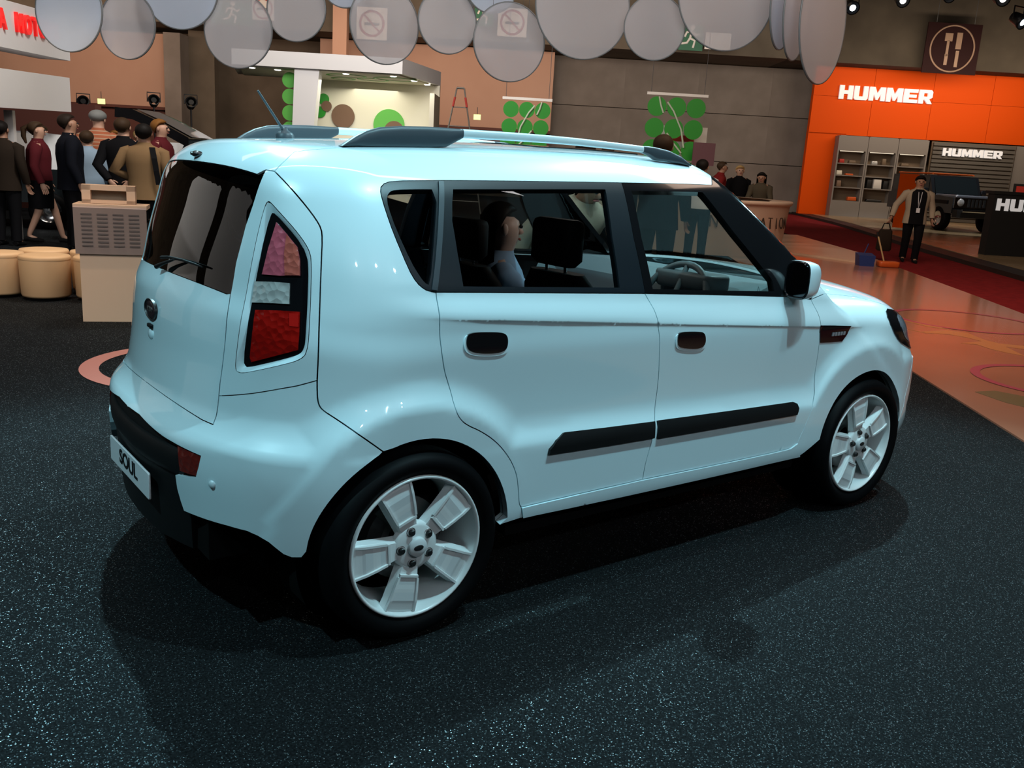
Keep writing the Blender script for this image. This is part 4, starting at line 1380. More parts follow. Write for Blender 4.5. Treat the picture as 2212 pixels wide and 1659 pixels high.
# floors
edge = lambda d: 3.0 + .062 * d
redl = [(5.3, -3), (5.9, 5), (6.74, 12.16), (6.97, 14.08), (7.3, 17.15), (7.61, 19.84), (7.75, 26.2), (8.1, 42.4)]
redt = [(7.0, -3), (7.9, 6), (9.12, 16.63), (9.79, 22.39), (11.56, 34.63), (12.2, 42.4)]
m = MB(); hpoly(m, [(edge(-3), -3), (edge(6), 6), (edge(12), 12), (edge(27), 27), (7.75, 26.2)] + redl[:-2][::-1], -.01, .012)
OF = struct('floor_walkway', m, 'floor_gloss')
m = MB(); hpoly(m, redl + redt[::-1], -.01, .010); struct('floor_red_carpet', m, 'red_carpet')
m = MB(); hpoly(m, [(1.5, 19.75), (5.79, 19.75), (6.98, 18.23), (7.61, 19.84), (7.72, 26.0), (1.5, 26.0)], 0.012, .05); struct('floor_desk_podium', m, 'floor_beige')
m = MB(); hpoly(m, redt + [(34, 42.4), (34, -3)], -.01, .10); struct('floor_stand_kerb', m, 'stand_edge')
m = MB(); hpoly(m, [(q[0] + .55, q[1]) for q in redt] + [(33.8, 42.4), (33.8, -3)], .10, .115); struct('floor_stand', m, 'stand_floor')


def ring_mesh(a, d, r0, r1, z, n=72):
    mm = MB()
    lo = [G(a + r0 * math.cos(t), d + r0 * math.sin(t), z) for t in np.linspace(0, 2 * math.pi, n, endpoint=False)]
    hi = [G(a + r1 * math.cos(t), d + r1 * math.sin(t), z) for t in np.linspace(0, 2 * math.pi, n, endpoint=False)]
    mm.loft([lo, hi], smooth=False)
    return mm


ring_mesh(-2.32, 6.55, .66, .79, .004).build('ring_print', 'floor_pink', FLOOR)
ring_mesh(5.50, 11.15, .80, .88, .016).build('ring_print', 'floor_magenta', OF)
ring_mesh(4.72, 7.72, .64, .72, .016).build('ring_print', 'floor_magenta', OF)
leaf = [(4.38, 10.26), (4.51, 10.1), (4.89, 10.31), (5.07, 10.2), (5.06, 9.76), (5.13, 9.6), (5.36, 9.54), (5.25, 9.34), (5.1, 9.42), (5.04, 8.93), (4.92, 9.08), (4.85, 9.22), (4.82, 9.45), (4.66, 9.48), (4.98, 9.68), (4.9, 9.9), (4.77, 10.04), (4.53, 10.02)]
m = MB(); hpoly(m, leaf, .0125, .015); m.build('leaf_print', 'floor_leaf', OF)
m = MB(); hpoly(m, [(4.6, 11.2), (4.77, 10.86), (4.95, 10.40), (4.76, 10.50), (4.62, 10.85)], .0125, .015); m.build('leaf_print', 'floor_leaf', OF)
m = MB(); hpoly(m, [(3.70, 7.16), (3.9, 7.24), (4.10, 7.06), (4.2, 6.8), (3.95, 6.6), (3.78, 6.85)], .0125, .015); m.build('olive_print', 'floor_olive', OF)  # flat olive shape laid on the walkway

# ------------------------------------------------------------------ hanging discs
DISCS = [(-4.30, 2.71, .364, .85, 0, 'pale frosted disc hanging at the far left over the red lettering'),
         (-3.76, 2.61, .300, .86, 1, 'frosted disc hanging second from the left, before the pink wall'),
         (-3.26, 2.96, .359, .97, 0, 'large frosted disc third from the left, cut by the top edge'),
         (-2.73, 2.62, .332, .95, 1, 'frosted disc fourth from the left, a canopy corner showing through it'),
         (-2.19, 2.84, .286, .95, 1, 'frosted disc fifth from the left, above the canopy roof'),
         (-1.74, 3.10, .227, .98, 0, 'small frosted disc, only its lower rim in view at the top'),
         (-1.37, 2.75, .350, .91, 1, 'frosted disc hanging in front of the faint red round sign'),
         (-0.79, 2.81, .286, .94, 1, 'frosted disc left of the one before the no smoking sign'),
         (-0.40, 3.14, .241, .98, 0, 'small frosted disc peeking from the top beside the green sign'),
         (-0.21, 2.66, .350, .94, 1, 'lowest middle frosted disc with the no smoking sign behind it'),
         (0.45, 3.01, .464, .93, 1, 'big frosted disc hanging right of the no smoking sign'),
         (1.12, 2.86, .286, .98, 1, 'frosted disc between the two biggest discs, beside the running man sign'),
         (1.75, 3.17, .477, .91, 1, 'biggest frosted disc, over the running man sign'),
         (2.27, 3.12, .386, .28, 0, 'narrow edge-turned disc, leftmost of the three turned ones'),
         (2.40, 3.05, .405, .27, 1, 'narrow edge-turned disc in the middle of the three turned ones'),
         (2.66, 3.00, .550, .38, 1, 'large turned disc with a dark scribble, next to the orange wall')]
for i, (a, z, r, ratio, warm, lab) in enumerate(DISCS):
    d = 9.0
    t = empty('hanging_disc', G(a, d, z), 0, lab, 'disc', 'hanging frosted discs')
    sg = -1 if i < 6 else 1
    th = min(np.linspace(0, 1.4, 281), key=lambda q: abs(math.cos(q * sg) - math.sin(q * sg) * a / d - ratio))
    t.rotation_euler = (0, 0, HR + sg * th)
    m = MB(); m.lathe([(.0005, -.004), (r - .008, -.004), (r - .004, 0), (r - .008, .004), (.0005, .004)], 64, axis='y', smooth=False)
    m.build('disc_panel', 'disc_frost_warm' if warm else 'disc_frost', t)
    m = MB(); m.lathe([(r - .006, -.007), (r + .003, -.008), (r + .004, .008), (r - .006, .007), (r - .006, -.007)], 64, axis='y')
    m.build('disc_rim', 'disc_rim', t)
    m = MB()
    for s in (-1, 1): m.tube([(s * r * .5, 0, r * .86), (s * r * .5, 0, ZT - z)], .002, 5)
    m.build('hanging_wire', 'cable_grey', t)
    if i == 15:
        m = MB()
        sc = [(-.33, .14), (-.25, .20), (-.16, .21), (-.11, .30), (-.05, .42), (-.10, .48), (-.14, .38), (-.06, .27), (.03, .24), (.10, .33), (.12, .44), (.05, .46), (.03, .34), (.12, .26), (.2, .30)]
        m.tube([(x, -.007, zz) for x, zz in sc], .006, 5); m.build('scribble', 'print_dark', t)

# ------------------------------------------------------------------ signs on the frieze


def sign(name, a, d, z, wdt, h, mat, label, cat='sign'):
    t = empty(name, G(a, d, z), HR, label, cat)
    m = MB(); m.box((0, 0, 0), (wdt, .06, h)); m.build('sign_panel', mat, t)
    m = MB()
    for s in (-1, 1): m.tube([(s * wdt * .35, 0, h / 2), (s * wdt * .35, 0, min(ZT - z, h / 2 + 1.0))], .012, 5)
    m.build('hanger', 'cable_grey', t)
    return t


def running_man(t, s, mat='sign_white'):
    m = MB()
    f = -.035
    m.lathe([(.0005, f - .004), (.11 * s, f - .004), (.11 * s, f)], 16, (.02 * s, 0, .42 * s), 'y')
    for l in ([(.0, .28), (-.06, -.02)], [(-.06, -.02), (.16, -.12), (.10, -.42)], [(-.06, -.02), (-.18, -.22), (-.42, -.26)], [(0, .24), (.22, .10), (.34, .20)], [(0, .24), (-.22, .22), (-.30, .02)]):
        m.tube([(x * s, f, z * s) for x, z in l], .055 * s, 6)
    m.build('running_figure', mat, t)


def no_smoking(t, s, cx=0.0):
    m = MB(); m.lathe([(.36 * s, -.034), (.36 * s, -.04), (.44 * s, -.04), (.44 * s, -.034)], 40, (cx, 0, 0), 'y')
    m.tube([(cx - .28 * s, -.037, .28 * s), (cx + .28 * s, -.037, -.28 * s)], .035 * s, 6); m.build('prohibition_ring', 'sign_red', t)
    m = MB(); m.box((cx, -.036, -.02 * s), (.5 * s, .01, .09 * s)); m.build('cigarette', 'print_dark', t)


t = sign('exit_sign', -11.85, 38.4, 6.62, 1.7, .85, 'exit_green', 'green exit sign seen through the fourth disc, at upper left'); running_man(t, .85)
t = sign('no_smoking_sign', -10.62, 38.3, 6.85, .85, .85, 'sign_white', 'white no smoking sign next to the green sign, upper left'); no_smoking(t, .9)
t = sign('exit_sign', -1.95, 38.4, 7.12, .75, .85, 'exit_green', 'green exit sign left of the middle no smoking sign'); running_man(t, .8)
t = sign('no_smoking_sign', -.82, 38.3, 6.88, 1.15, 1.05, 'sign_white', 'white no smoking sign behind the lowest middle disc'); no_smoking(t, 1.1)
t = sign('exit_sign', 6.25, 38.4, 6.72, .95, .95, 'exit_green', 'green running man exit sign under the biggest disc'); running_man(t, .9)
sign('direction_sign', 7.27, 38.2, 6.62, 1.0, .62, 'sign_white', 'plain cream sign panel beside the running man sign')
t = sign('round_ban_sign', -6.35, 38.4, 6.55, 1.2, 1.2, 'sign_white', 'pale sign with faint red ring above the pavilion'); no_smoking(t, 1.15)
t = sign('restaurant_sign', 16.72, 38.9, 6.95, 2.15, 1.9, 'sign_brown', 'dark brown square sign with fork and knife in a ring, above the orange wall')
m = MB(); m.lathe([(.84, -.034), (.84, -.05), (.90, -.05), (.90, -.034)], 56, axis='y'); m.build('ring', 'sign_tan', t)
m = MB(); m.box((-.20, -.045, .42), (.30, .03, .30)); m.box((-.20, -.045, .0), (.10, .03, .60)); m.box((-.20, -.045, -.42), (.13, .03, .42))
m.build('fork', 'sign_tan', t)
m = MB(); m.box((.22, -.045, .30), (.22, .03, .62)); m.box((.22, -.045, -.38), (.13, .03, .62)); m.build('knife', 'sign_tan', t)
for a, d, z, lab in ((-14.75, 30, 2.67, 'small glowing exit box beside the white fascia end'), (-13.45, 30, 2.69, 'small glowing exit box under the left pink wall'), (-1.59, 30, 2.88, 'small glowing exit box right of the folding ladder')):
    t = empty('exit_box', G(a, d, z), HR, lab, 'exit sign')
    m = MB(); m.box((0, 0, 0), (.22, .05, .16)); m.build('box_face', 'exit_glow', t)
    m = MB(); m.tube([(0, 0, .08), (0, 0, .3)], .01, 5); m.build('hanger', 'cable_grey', t)

# lamps
def lamp_head(loc, lab, glow='lamp_glow', s=1.0, tilt=35, rz=0.0):
    t = empty('spotlight', loc, HR + rz, lab, 'spotlight', 'black spotlights')
    M = Matrix.Rotation(R_(tilt), 4, 'X')
    m = MB(); m.lathe([(.06 * s, .2 * s), (.13 * s, .16 * s), (.17 * s, -.12 * s), (.19 * s, -.2 * s), (.16 * s, -.2 * s)], 18, axis='y')
    m.v = [tuple(M @ Vector(q)) for q in m.v]; m.build('lamp_can', 'lamp_black', t)
    m = MB(); m.disc((0, -.185 * s, 0), .085 * s, 18, 'y'); m.v = [tuple(M @ Vector(q)) for q in m.v]; m.build('lamp_lens', glow, t)
    m = MB(); m.tube([(-.2 * s, 0, 0), (-.2 * s, 0, .3 * s), (.2 * s, 0, .3 * s), (.2 * s, 0, 0)], .02 * s, 6); m.build('yoke', 'lamp_black', t)
    return t


lamp_head(G(9.64, 30, 6.78), 'black spotlight at the top, nearest the turned discs', 'lamp_cool', 1.1, 25)
lamp_head(G(11.12, 30, 7.05), 'black spotlight at the top, second from the discs', 'lamp_glow', 1.1, 20)
lamp_head(G(14.75, 30, 6.68), 'lowest black spotlight at the top right corner', 'lamp_cool', 1.2, 30, .5)
lamp_head(G(14.1, 30, 7.25), 'black spotlight at the very top right corner', 'lamp_glow', 1.2, 15)
lamp_head(G(12.5, 30, 7.22), 'black spotlight at the top edge above the orange wall', 'lamp_glow', 1.0, 15)
for a, z, lab in ((-14.02, 2.60, 'black stand spotlight left of the raised tailgate'), (-11.79, 2.76, 'black stand spotlight over the raised tailgate'), (-10.62, 2.76, 'black stand spotlight right of the raised tailgate')):
    t = lamp_head(G(a, 30, z), lab, 'lamp_black', .95, -20, .4)
    m = MB(); m.tube([(0, 0, -.1), (0, 0, -z)], .03, 6); m.build('stand_pole', 'lamp_black', t)

# ------------------------------------------------------------------ lettered fascias at the left
ax0, ax1 = Vector(G(-6.95, 11.8)), Vector(G(-7.83, 16.35))
fdir = (ax1 - ax0); flen = fdir.length; frz = math.atan2(fdir.y, fdir.x)
t = empty('lettered_fascia', ax0, frz, 'white overhead fascia with red raised lettering at the upper left', 'sign')
m = MB(); m.prism([(0, 2.66), (flen, 2.82), (flen, 3.52), (0, 3.25)], 0, .5); m.build('fascia_board', 'white_lacquer', t)
m = MB(); m.box((flen * .5, .3, 4.2), (.03, .03, 1.9)); m.build('hanging_rod', 'cable_grey', t)
chars = 'KIA MOTORS'
cw = .345
for i, ch in enumerate(chars):
    if ch == ' ': continue
    x = .62 + cw * i * (1.04)
    text_part('letter', ch, .36, 'letter_red', t, (x, -.02, 3.0 + .045 * x + (.0)), (R_(90), R_(-2.2), 0), .02, .03, 1.15)
t = empty('plain_fascia', G(-6.98, 11.8), frz, 'plain white lower fascia under the red lettering', 'panel')
m = MB(); m.prism([(0, 1.88), (flen * .985, 1.98), (flen * .985, 2.54), (0, 2.38)], -.02, .45); m.build('fascia_board', 'white_lacquer', t)
m = MB(); m.box((flen * .5, .25, .95), (.12, .12, 1.9)); m.build('post', 'white_lacquer', t)
m = MB(); hbox(m, -15, -9.2, 20.2, 20.5, 0, 2.25); t = tag(m.build('stand_backdrop', 'maroon_band'), 'dark maroon backdrop wall behind the white fascias', 'wall panel')

# white display boards out to the left, mirrored in the tailgate glass
for k, (a, d, rz, lab) in enumerate(((-7.5, 3.2, R_(75), 'tall white display board left of the car stand'), (-8.2, 6.4, R_(62), 'tall white display board farther back on the left'))):
    t = empty('display_board', G(a, d), HR + rz, lab, 'board')
    m = MB(); m.box((0, 0, 1.75), (2.3, .08, 3.1)); m.build('board_panel', 'white_matt', t)
    m = MB(); m.box((-1.0, 0, .1), (.08, .5, .2)); m.box((1.0, 0, .1), (.08, .5, .2)); m.build('board_foot', 'dark_steel', t)

# ------------------------------------------------------------------ white pavilion with green circles
t = empty('pavilion', G(-5.5, 26.5), HR, 'white open pavilion with lit cream ceiling and green circles', 'pavilion')
def L2(a, d): return (a + 5.5, d - 26.5)
top = [L2(-7.76, 25), L2(-3.32, 25), L2(-2.62, 28.3), L2(-8.6, 28.3)]
m = MB(); m.prism(top, 3.63, 4.02, 'z'); m.build('canopy', 'white_lacquer', t)
ins2 = [L2(-7.6, 25.12), L2(-3.42, 25.12), L2(-2.78, 28.2), L2(-8.4, 28.2)]
m = MB(); m.prism(ins2, 3.60, 3.628, 'z'); CL = m.build('canopy_ceiling', 'cream_matt', t)
m = MB(); m.prism([L2(-6.25, 28.1), L2(-2.62, 28.1), L2(-2.62, 28.3), L2(-6.25, 28.3)], 0, 3.62, 'z'); BW = m.build('back_wall', 'cream_matt', t)
m = MB(); m.prism([L2(-2.75, 26.6), L2(-2.62, 26.6), L2(-2.62, 28.2), L2(-2.75, 28.2)], 0, 3.3, 'z'); m.build('side_wall', 'cream_matt', t)
m = MB(); m.loft([[L2(-6.15, 25.1) + (3.63,), L2(-5.50, 25.1) + (3.63,), L2(-5.50, 25.5) + (3.63,), L2(-6.15, 25.5) + (3.63,)], [L2(-6.3, 25.1) + (0,), L2(-5.85, 25.1) + (0,), L2(-5.85, 25.5) + (0,), L2(-6.3, 25.5) + (0,)]], True, True, smooth=False)
m.build('column', 'white_lacquer', t)
for k in range(7):
    m = MB(); m.lathe([(.0005, -.02), (.2, -.02), (.2, .02)], 24, axis='y', smooth=False); o = m.build('green_disc', 'green_bright', t)
    q = L2(-6.36, 25.45); o.location = (q[0], q[1], 3.35 - .42 * k)
for nm, mt, a, z, r in (('wall_circle', 'brown_dot', -5.44, 2.60, .34), ('wall_circle', 'green_bright', -4.08, 2.42, .46), ('wall_circle', 'brown_dot', -3.92, 2.25, .30), ('wall_circle', 'green_dot', -6.02, 3.05, .16), ('wall_circle', 'brown_dot', -5.93, 2.86, .15), ('wall_circle', 'green_dot', -6.12, 2.68, .16)):
    q = L2(a, 28.08 if mt != 'brown_dot' else 28.06)
    m = MB(); m.lathe([(.0005, -.02), (r, -.02), (r, .02)], 36, axis='y', smooth=False); o = m.build(nm, mt, t); o.location = (q[0], q[1], z)
for a, d, r in ((-5.0, 26.2, .55), (-4.4, 27.0, .45), (-3.7, 26.4, .60), (-5.3, 27.3, .35)):
    q = L2(a, d)
    m = MB(); m.lathe([(r - .09, 3.592), (r, 3.592), (r, 3.602), (r - .09, 3.602)], 36, (q[0], q[1], 0)); m.build('ceiling_ring', 'green_bright', t)
for a, d in ((-3.62, 25.5), (-3.2, 26.6), (-2.95, 27.7), (-6.72, 25.6), (-7.35, 25.4), (-4.9, 25.6)):
    q = L2(a, d)
    m = MB(); m.lathe([(.0005, 3.585), (.06, 3.585), (.09, 3.60)], 20, (q[0], q[1], 0)); m.build('downlight', 'lamp_glow', t)
pl = bpy.data.lights.new('pavilion_lamp', 'AREA'); pl.energy = 90; pl.color = (1.0, .95, .78); pl.size = 3.0
po = bpy.data.objects.new('pavilion_lamp', pl); COL.objects.link(po); po.location = G(-4.6, 26.6, 3.4); po.rotation_euler = (0, 0, 0)

# folding ladder seen above the roof
t = empty('step_ladder', G(-1.86, 26), HR, 'thin metal folding ladder standing right of the pavilion', 'ladder')
for s in (-1, 1):
    m = MB(); m.tube([(s * .10, 0, 3.44), (s * .42, 0, 1.7), (s * .72, 0, 0)], .022, 6); m.build('ladder_leg', 'slat_grey', t)
    m = MB(); m.tube([(s * .14, -.02, 3.2), (s * .19, -.02, 2.95)], .032, 6); m.build('red_sleeve', 'sign_red', t)
m = MB(); m.tube([(-.1, 0, 3.44), (.1, 0, 3.44)], .03, 6)
for k in range(1, 7): m.tube([(-.1 - .095 * k, 0, 3.44 - .5 * k), (.1 + .095 * k, 0, 3.44 - .5 * k)], .014, 6)
m.build('rungs', 'slat_grey', t)

# ------------------------------------------------------------------ green dot banners


def banner(a0, zt, cols, rows, pitch, r, lab, flip):
    t = empty('dot_banner', G(a0, 22), HR, lab, 'banner')
    wd = pitch * cols
    m = MB(); m.box((0, 0, zt), (wd + .05, .05, .06)); m.build('top_bar', 'sign_white', t)
    m = MB()
    for s in (-1, 1): m.tube([(s * wd * .45, 0, zt), (s * wd * .45, 0, 9)], .006, 5)
    m.build('hanging_wire', 'cable_grey', t)
    for i in range(cols):
        for j in range(rows):
            m = MB(); m.lathe([(.0005, -.008), (r, -.008), (r, .008), (.0005, .008)], 32, axis='y', smooth=False)
            o = m.build('green_dot', 'green_dot', t); o.location = ((i - (cols - 1) / 2) * pitch - .02 * j, 0, zt - .06 - r - j * pitch * 1.06)
    s = -1 if flip else 1
    for l in ([(-.20, -.95), (-.12, -.62), (.05, -.30), (.18, -.14)], [(.34, -.05), (.30, -.20), (.24, -.34)], [(-.16, -1.05), (0.0, -.88), (.14, -.70)]):
        m = MB(); m.tube([(s * x * wd / 1.1, -.02, zt + z * wd / 1.1) for x, z in l], .022, 6); m.build('pale_stroke', 'pale_stroke', t)
    return t


banner(-.03, 3.0, 3, 4, .365, .180, 'hanging banner of green dots left, before the pink and grey wall joint', False)
t = banner(3.40, 3.29, 3, 5, .45, .218, 'hanging banner of green dots right, before the grey concrete wall', True)
t = empty('poster_stand', G(3.72, 22.6), HR, 'cream poster board with green rings behind the right banner', 'poster')
m = MB(); m.box((0, 0, 1.45), (1.1, .05, 2.35)); m.build('poster_panel', 'sign_white', t)
m = MB(); m.lathe([(.20, -.03), (.26, -.03), (.26, -.04), (.20, -.04)], 32, (.25, 0, 1.85), 'y'); m.build('poster_ring', 'pale_stroke', t)
m = MB(); m.box((.0, -.03, 2.35), (.5, .01, .14)); m.box((-.1, -.03, 2.05), (.3, .01, .1)); m.build('poster_red_print', 'sign_red', t)
t = empty('maroon_poster', G(4.05, 21.6), HR, 'small maroon poster standing behind the information desk', 'poster')
m = MB(); m.box((.0, 0, 2.0), (.50, .05, .50)); m.build('poster_panel', 'poster_maroon', t)
m = MB(); m.box((0, .03, .88), (.06, .06, 1.76)); m.build('poster_post', 'dark_steel', t)

# ------------------------------------------------------------------ information desk
t = empty('information_desk', G(3.85, 19.4), HR, 'beige drum-shaped information desk with dark lettering', 'desk')
m = MB(); m.lathe([(1.52, .05), (1.62, 1.0), (1.64, 1.04)], 72); m.build('desk_front', 'desk_beige', t)
m = MB(); m.lathe([(1.25, 1.12), (1.66, 1.12), (1.68, 1.09), (1.66, 1.04), (1.25, 1.04)], 72); m.build('desk_top', 'desk_beige', t)
m = MB(); m.box((.55, -1.3, 1.125), (.75, .22, .012), .5); m.build('desk_blotter', 'counter_black', t)
word = 'INFORMATION'
for i, ch in enumerate(word):
    a = R_(-30 - (10 - i) * 7.4)
    o = text_part('letter', ch, .34, 'letter_dark', t, (1.605 * math.cos(a), 1.605 * math.sin(a), .70), (R_(90 - 6), 0, a + math.pi / 2), .006, False, .72)

# ------------------------------------------------------------------ orange stand
t = empty('orange_stand_wall', G(17, 41), HR, 'tall bright orange stand wall with white raised lettering', 'wall panel')
m = MB(); m.box((-4.15, 0, 1.83), (1.62, .3, 3.45)); m.build('wall_post', 'orange_wall', t)
for k in range(5):
    m = MB(); m.box((-3.7 + 2.52 * k, 0, 4.28), (2.505, .3, 1.55)); m.build('wall_panel', 'orange_wall', t)
    m = MB(); m.box((-3.7 + 2.52 * k, 0, 5.79), (2.505, .3, 1.45)); m.build('wall_panel', 'orange_wall', t)
word = 'HUMMER'
block_word(word, .56, .60, .06, .10, 'letter_white', t, (-1.95, -.16, 5.24))
# shelf units
for k in range(3):
    u = empty('shelf_unit', G(13.85 + 1.28 * k, 40.6), HR, ('grey shelf unit beside the orange post', 'grey shelf unit in the middle of the three', 'grey shelf unit nearest the slatted wall')[k], 'shelf', 'grey shelf units')
    m = MB(); m.box((0, .25, 1.75), (1.26, .04, 3.4)); m.build('unit_back', 'unit_back', u)
    m = MB(); m.box((-.60, 0, 1.75), (.06, .5, 3.4)); m.build('unit_side', 'grey_unit', u)
    m = MB(); m.box((.60, 0, 1.75), (.06, .5, 3.4)); m.build('unit_side', 'grey_unit', u)
    m = MB(); m.box((0, -.01, 3.16), (1.14, .48, .62)); m.build('unit_header', 'grey_unit', u)
    m = MB(); m.box((0, -.01, .42), (1.14, .48, .70)); m.build('unit_base', 'grey_unit', u)
    for z in (1.32, 1.82, 2.32):
        m = MB(); m.box((0, 0, z), (1.14, .46, .04)); m.build('shelf_board', 'grey_unit', u)
    m = MB(); m.box((0, -.18, 2.83), (1.0, .04, .03)); m.build('unit_lamp', 'lamp_dim', u)
GOODS = [(13.5, 2.34, .22, .16, 'sign_red', 'red folded cloth'), (13.95, 2.34, .30, .12, 'unit_back', 'brown low box'), (13.45, 1.84, .26, .18, 'cream_matt', 'cream cap'), (13.9, 1.84, .34, .07, 'plastic_orange', 'orange folded shirt'), (14.15, .78, .40, .16, 'plastic_orange', 'orange toy on black base'), (13.5, 1.34, .20, .26, 'sign_tan', 'tan bag'),
         (14.9, 2.34, .26, .14, 'lamp_clear', 'pale glassy box'), (15.3, 2.34, .18, .26, 'unit_back', 'brown carton'), (14.8, 1.34, .22, .36, 'counter_black', 'black flask left of the white bag'), (15.15, 1.34, .36, .40, 'white_matt', 'white shopping bag'), (15.5, 1.34, .2, .34, 'counter_black', 'black flask right of the white bag'), (15.1, .78, .7, .10, 'dark_steel', 'row of dark small goods'),
         (16.2, 2.34, .34, .12, 'unit_back', 'brown box at the right end'), (16.6, 1.84, .3, .2, 'sign_tan', 'tan parcel')]
for a, z, wd, h, mt, lab in GOODS:
    m = MB(); m.rbox((0, 0, h / 2), (wd, .24, h), .03, taper=.9)
    o = tag(m.build('shelf_goods', mt), lab + ' on the grey shelf units', 'goods', 'goods on the shelves')
    o.location = G(a, 40.55, z + .004); o.rotation_euler = (0, 0, HR)
# slatted wall
t = empty('slatted_wall', G(19.1, 40.6), HR, 'grey horizontal slat wall with white lettering behind the off-roader', 'wall panel')
m = MB(); m.box((0, .12, 1.75), (3.6, .06, 3.4)); m.build('slat_backing', 'unit_back', t)
sm = MB(); sm.box((0, 0, 0), (3.5, .07, .125)); sme = sm.mesh('slat'); sme.materials.append(MATS['slat_grey'])
for k in range(19):
    o = bpy.data.objects.new('slat', sme); COL.objects.link(o); o.parent = t; o.location = (0, .03, .20 + .175 * k)
block_word(word, .32, .385, .04, .06, 'letter_white', t, (-.10, -.03, 3.04))
t = empty('shelf_unit', G(21.75, 40.6), HR, 'grey unit with framed picture at the right edge', 'shelf')
m = MB(); m.box((0, .2, 1.75), (1.6, .1, 3.4)); m.build('unit_back', 'grey_unit', t)
m = MB(); m.box((-.2, .1, 1.5), (.9, .05, .8)); m.build('picture_frame', 'counter_black', t)
m = MB(); m.box((-.2, .06, 1.5), (.7, .03, .6)); m.build('picture', 'sign_red', t)
# black counter
t = empty('black_counter', G(12.75, 22.2), HR, 'black reception counter with white lettering at the right edge', 'counter')
m = MB(); m.box((.5, -.55, .805), (5.0, .30, 1.39)); m.build('counter_body', 'counter_black', t)
m = MB(); m.box((.5, -.52, 1.535), (5.06, .42, .07)); m.build('counter_top', 'counter_black', t)
block_word(word, .27, .30, .03, .012, 'letter_white', t, (-.95, -.702, 1.27))

# ------------------------------------------------------------------ off-roader


def offroader():
    t = empty('off_road_car', G(15.2, 34.0, .115), HR, 'boxy dark grey off-road vehicle with slotted grille facing the aisle', 'car')
    t.rotation_euler = (0, 0, HR + R_(8))
    # local: x to the right, -y is the front
    m = MB()
    m.loft([[(-.98, y, z) for y, z in ((-2.1, .62), (2.1, .62), (2.1, 1.22), (-.75, 1.22), (-2.1, 1.14))], [(.98, y, z) for y, z in ((-2.1, .62), (2.1, .62), (2.1, 1.22), (-.75, 1.22), (-2.1, 1.14))]], True, True, smooth=False)
    m.build('body', 'suv_paint', t)
    m = MB()
    m.loft([[(-.92, y, z) for y, z in ((-.75, 1.2), (2.05, 1.2), (1.98, 1.86), (-.42, 1.86))], [(.92, y, z) for y, z in ((-.75, 1.2), (2.05, 1.2), (1.98, 1.86), (-.42, 1.86))]], True, True, smooth=False)
    m.build('cabin', 'suv_paint', t)
    m = MB(); m.add([(-.82, -.745, 1.25), (.82, -.745, 1.25), (.78, -.47, 1.80), (-.78, -.47, 1.80)], [(0, 1, 2, 3)], 0, False); m.v = [(x, y - .012, z) for x, y, z in m.v]; m.build('windscreen', 'dark_pane', t)
    for y0, y1 in ((-.45, .35), (.45, 1.2), (1.3, 1.9)):
        for s in (-1, 1):
            m = MB(); m.box((s * .925, (y0 + y1) / 2, 1.54), (.02, y1 - y0, .46)); m.build('side_window', 'dark_pane', t)
    m = MB(); m.rbox((0, -1.4, 1.19), (1.7, 1.25, .10), .1); m.build('bonnet', 'suv_silver', t)
    m = MB(); m.box((0, -2.13, .98), (1.9, .06, .34)); GR = m.build('grille', 'chrome', t)
    for k in range(7):
        m = MB(); m.box((-.42 + .14 * k, -2.17, .98), (.065, .03, .26)); m.build('grille_slot', 'counter_black', GR)
    for s in (-1, 1):
        m = MB(); m.lathe([(.0005, -2.185), (.10, -2.185), (.125, -2.16)], 20, (s * .72, 0, .99), 'y'); m.build('head_lamp', 'lamp_clear', t)
        m = MB(); m.box((s * .93, -1.35, .98), (.16, .95, .12)); m.build('wheel_arch', 'plastic_black', t)
        m = MB(); m.rbox((s * 1.12, -.55, 1.32), (.2, .1, .2), .03); m.build('door_mirror', 'suv_paint', t)
    m = MB(); m.box((0, -2.25, .62), (1.9, .28, .26)); m.box((0, -2.36, .66), (1.2, .1, .12)); m.build('bumper', 'counter_black', t)
    m = MB(); m.tube([(-.8, -2.42, .72), (.8, -2.42, .72)], .05, 8); m.build('bumper_bar', 'chrome', t)
    m = MB()
    for s in (-1, 1): m.tube([(s * .78, -.35, 1.92), (s * .78, 1.9, 1.92)], .03, 6)
    for k in range(4): m.tube([(-.78, -.3 + .7 * k, 1.93), (.78, -.3 + .7 * k, 1.93)], .025, 6)
    m.build('roof_rack', 'plastic_orange', t)  # orange stands in for red light falling on the rack
    for s in (-1, 1):
        for y in (-1.35, 1.4):
            w = empty('wheel'); w.parent = t; w.location = (s * .86, y, .42)
            m = MB(); m.lathe([(.24, -.13), (.38, -.14), (.42, -.09), (.42, .09), (.38, .14), (.24, .13)], 32, axis='x'); m.build('tyre', 'rubber', w)
            m = MB(); m.lathe([(.0005, s * .06), (.07, s * .10), (.16, s * .07), (.22, s * .12), (.245, s * .13)], 24, axis='x'); m.build('rim', 'chrome', w)
    return t


offroader()
sp_ = bpy.data.lights.new('stand_spot', 'SPOT'); sp_.energy = 900; sp_.spot_size = R_(60); sp_.color = (.9, .95, 1)
so_ = bpy.data.objects.new('stand_spot', sp_); COL.objects.link(so_); so_.location = G(15.5, 30, 7.0)
so_.rotation_euler = (Vector(G(15.3, 33.2, 1)) - Vector(G(15.5, 30, 7.0))).to_track_quat('-Z', 'Y').to_euler()
m = MB(); m.box((0, 0, .95), (.62, .06, 1.75)); o = tag(m.build('orange_panel', 'orange_wall'), 'upright orange panel standing left of the off-road vehicle', 'panel'); o.location = G(12.62, 31.0, .115); o.rotation_euler = (0, 0, HR)

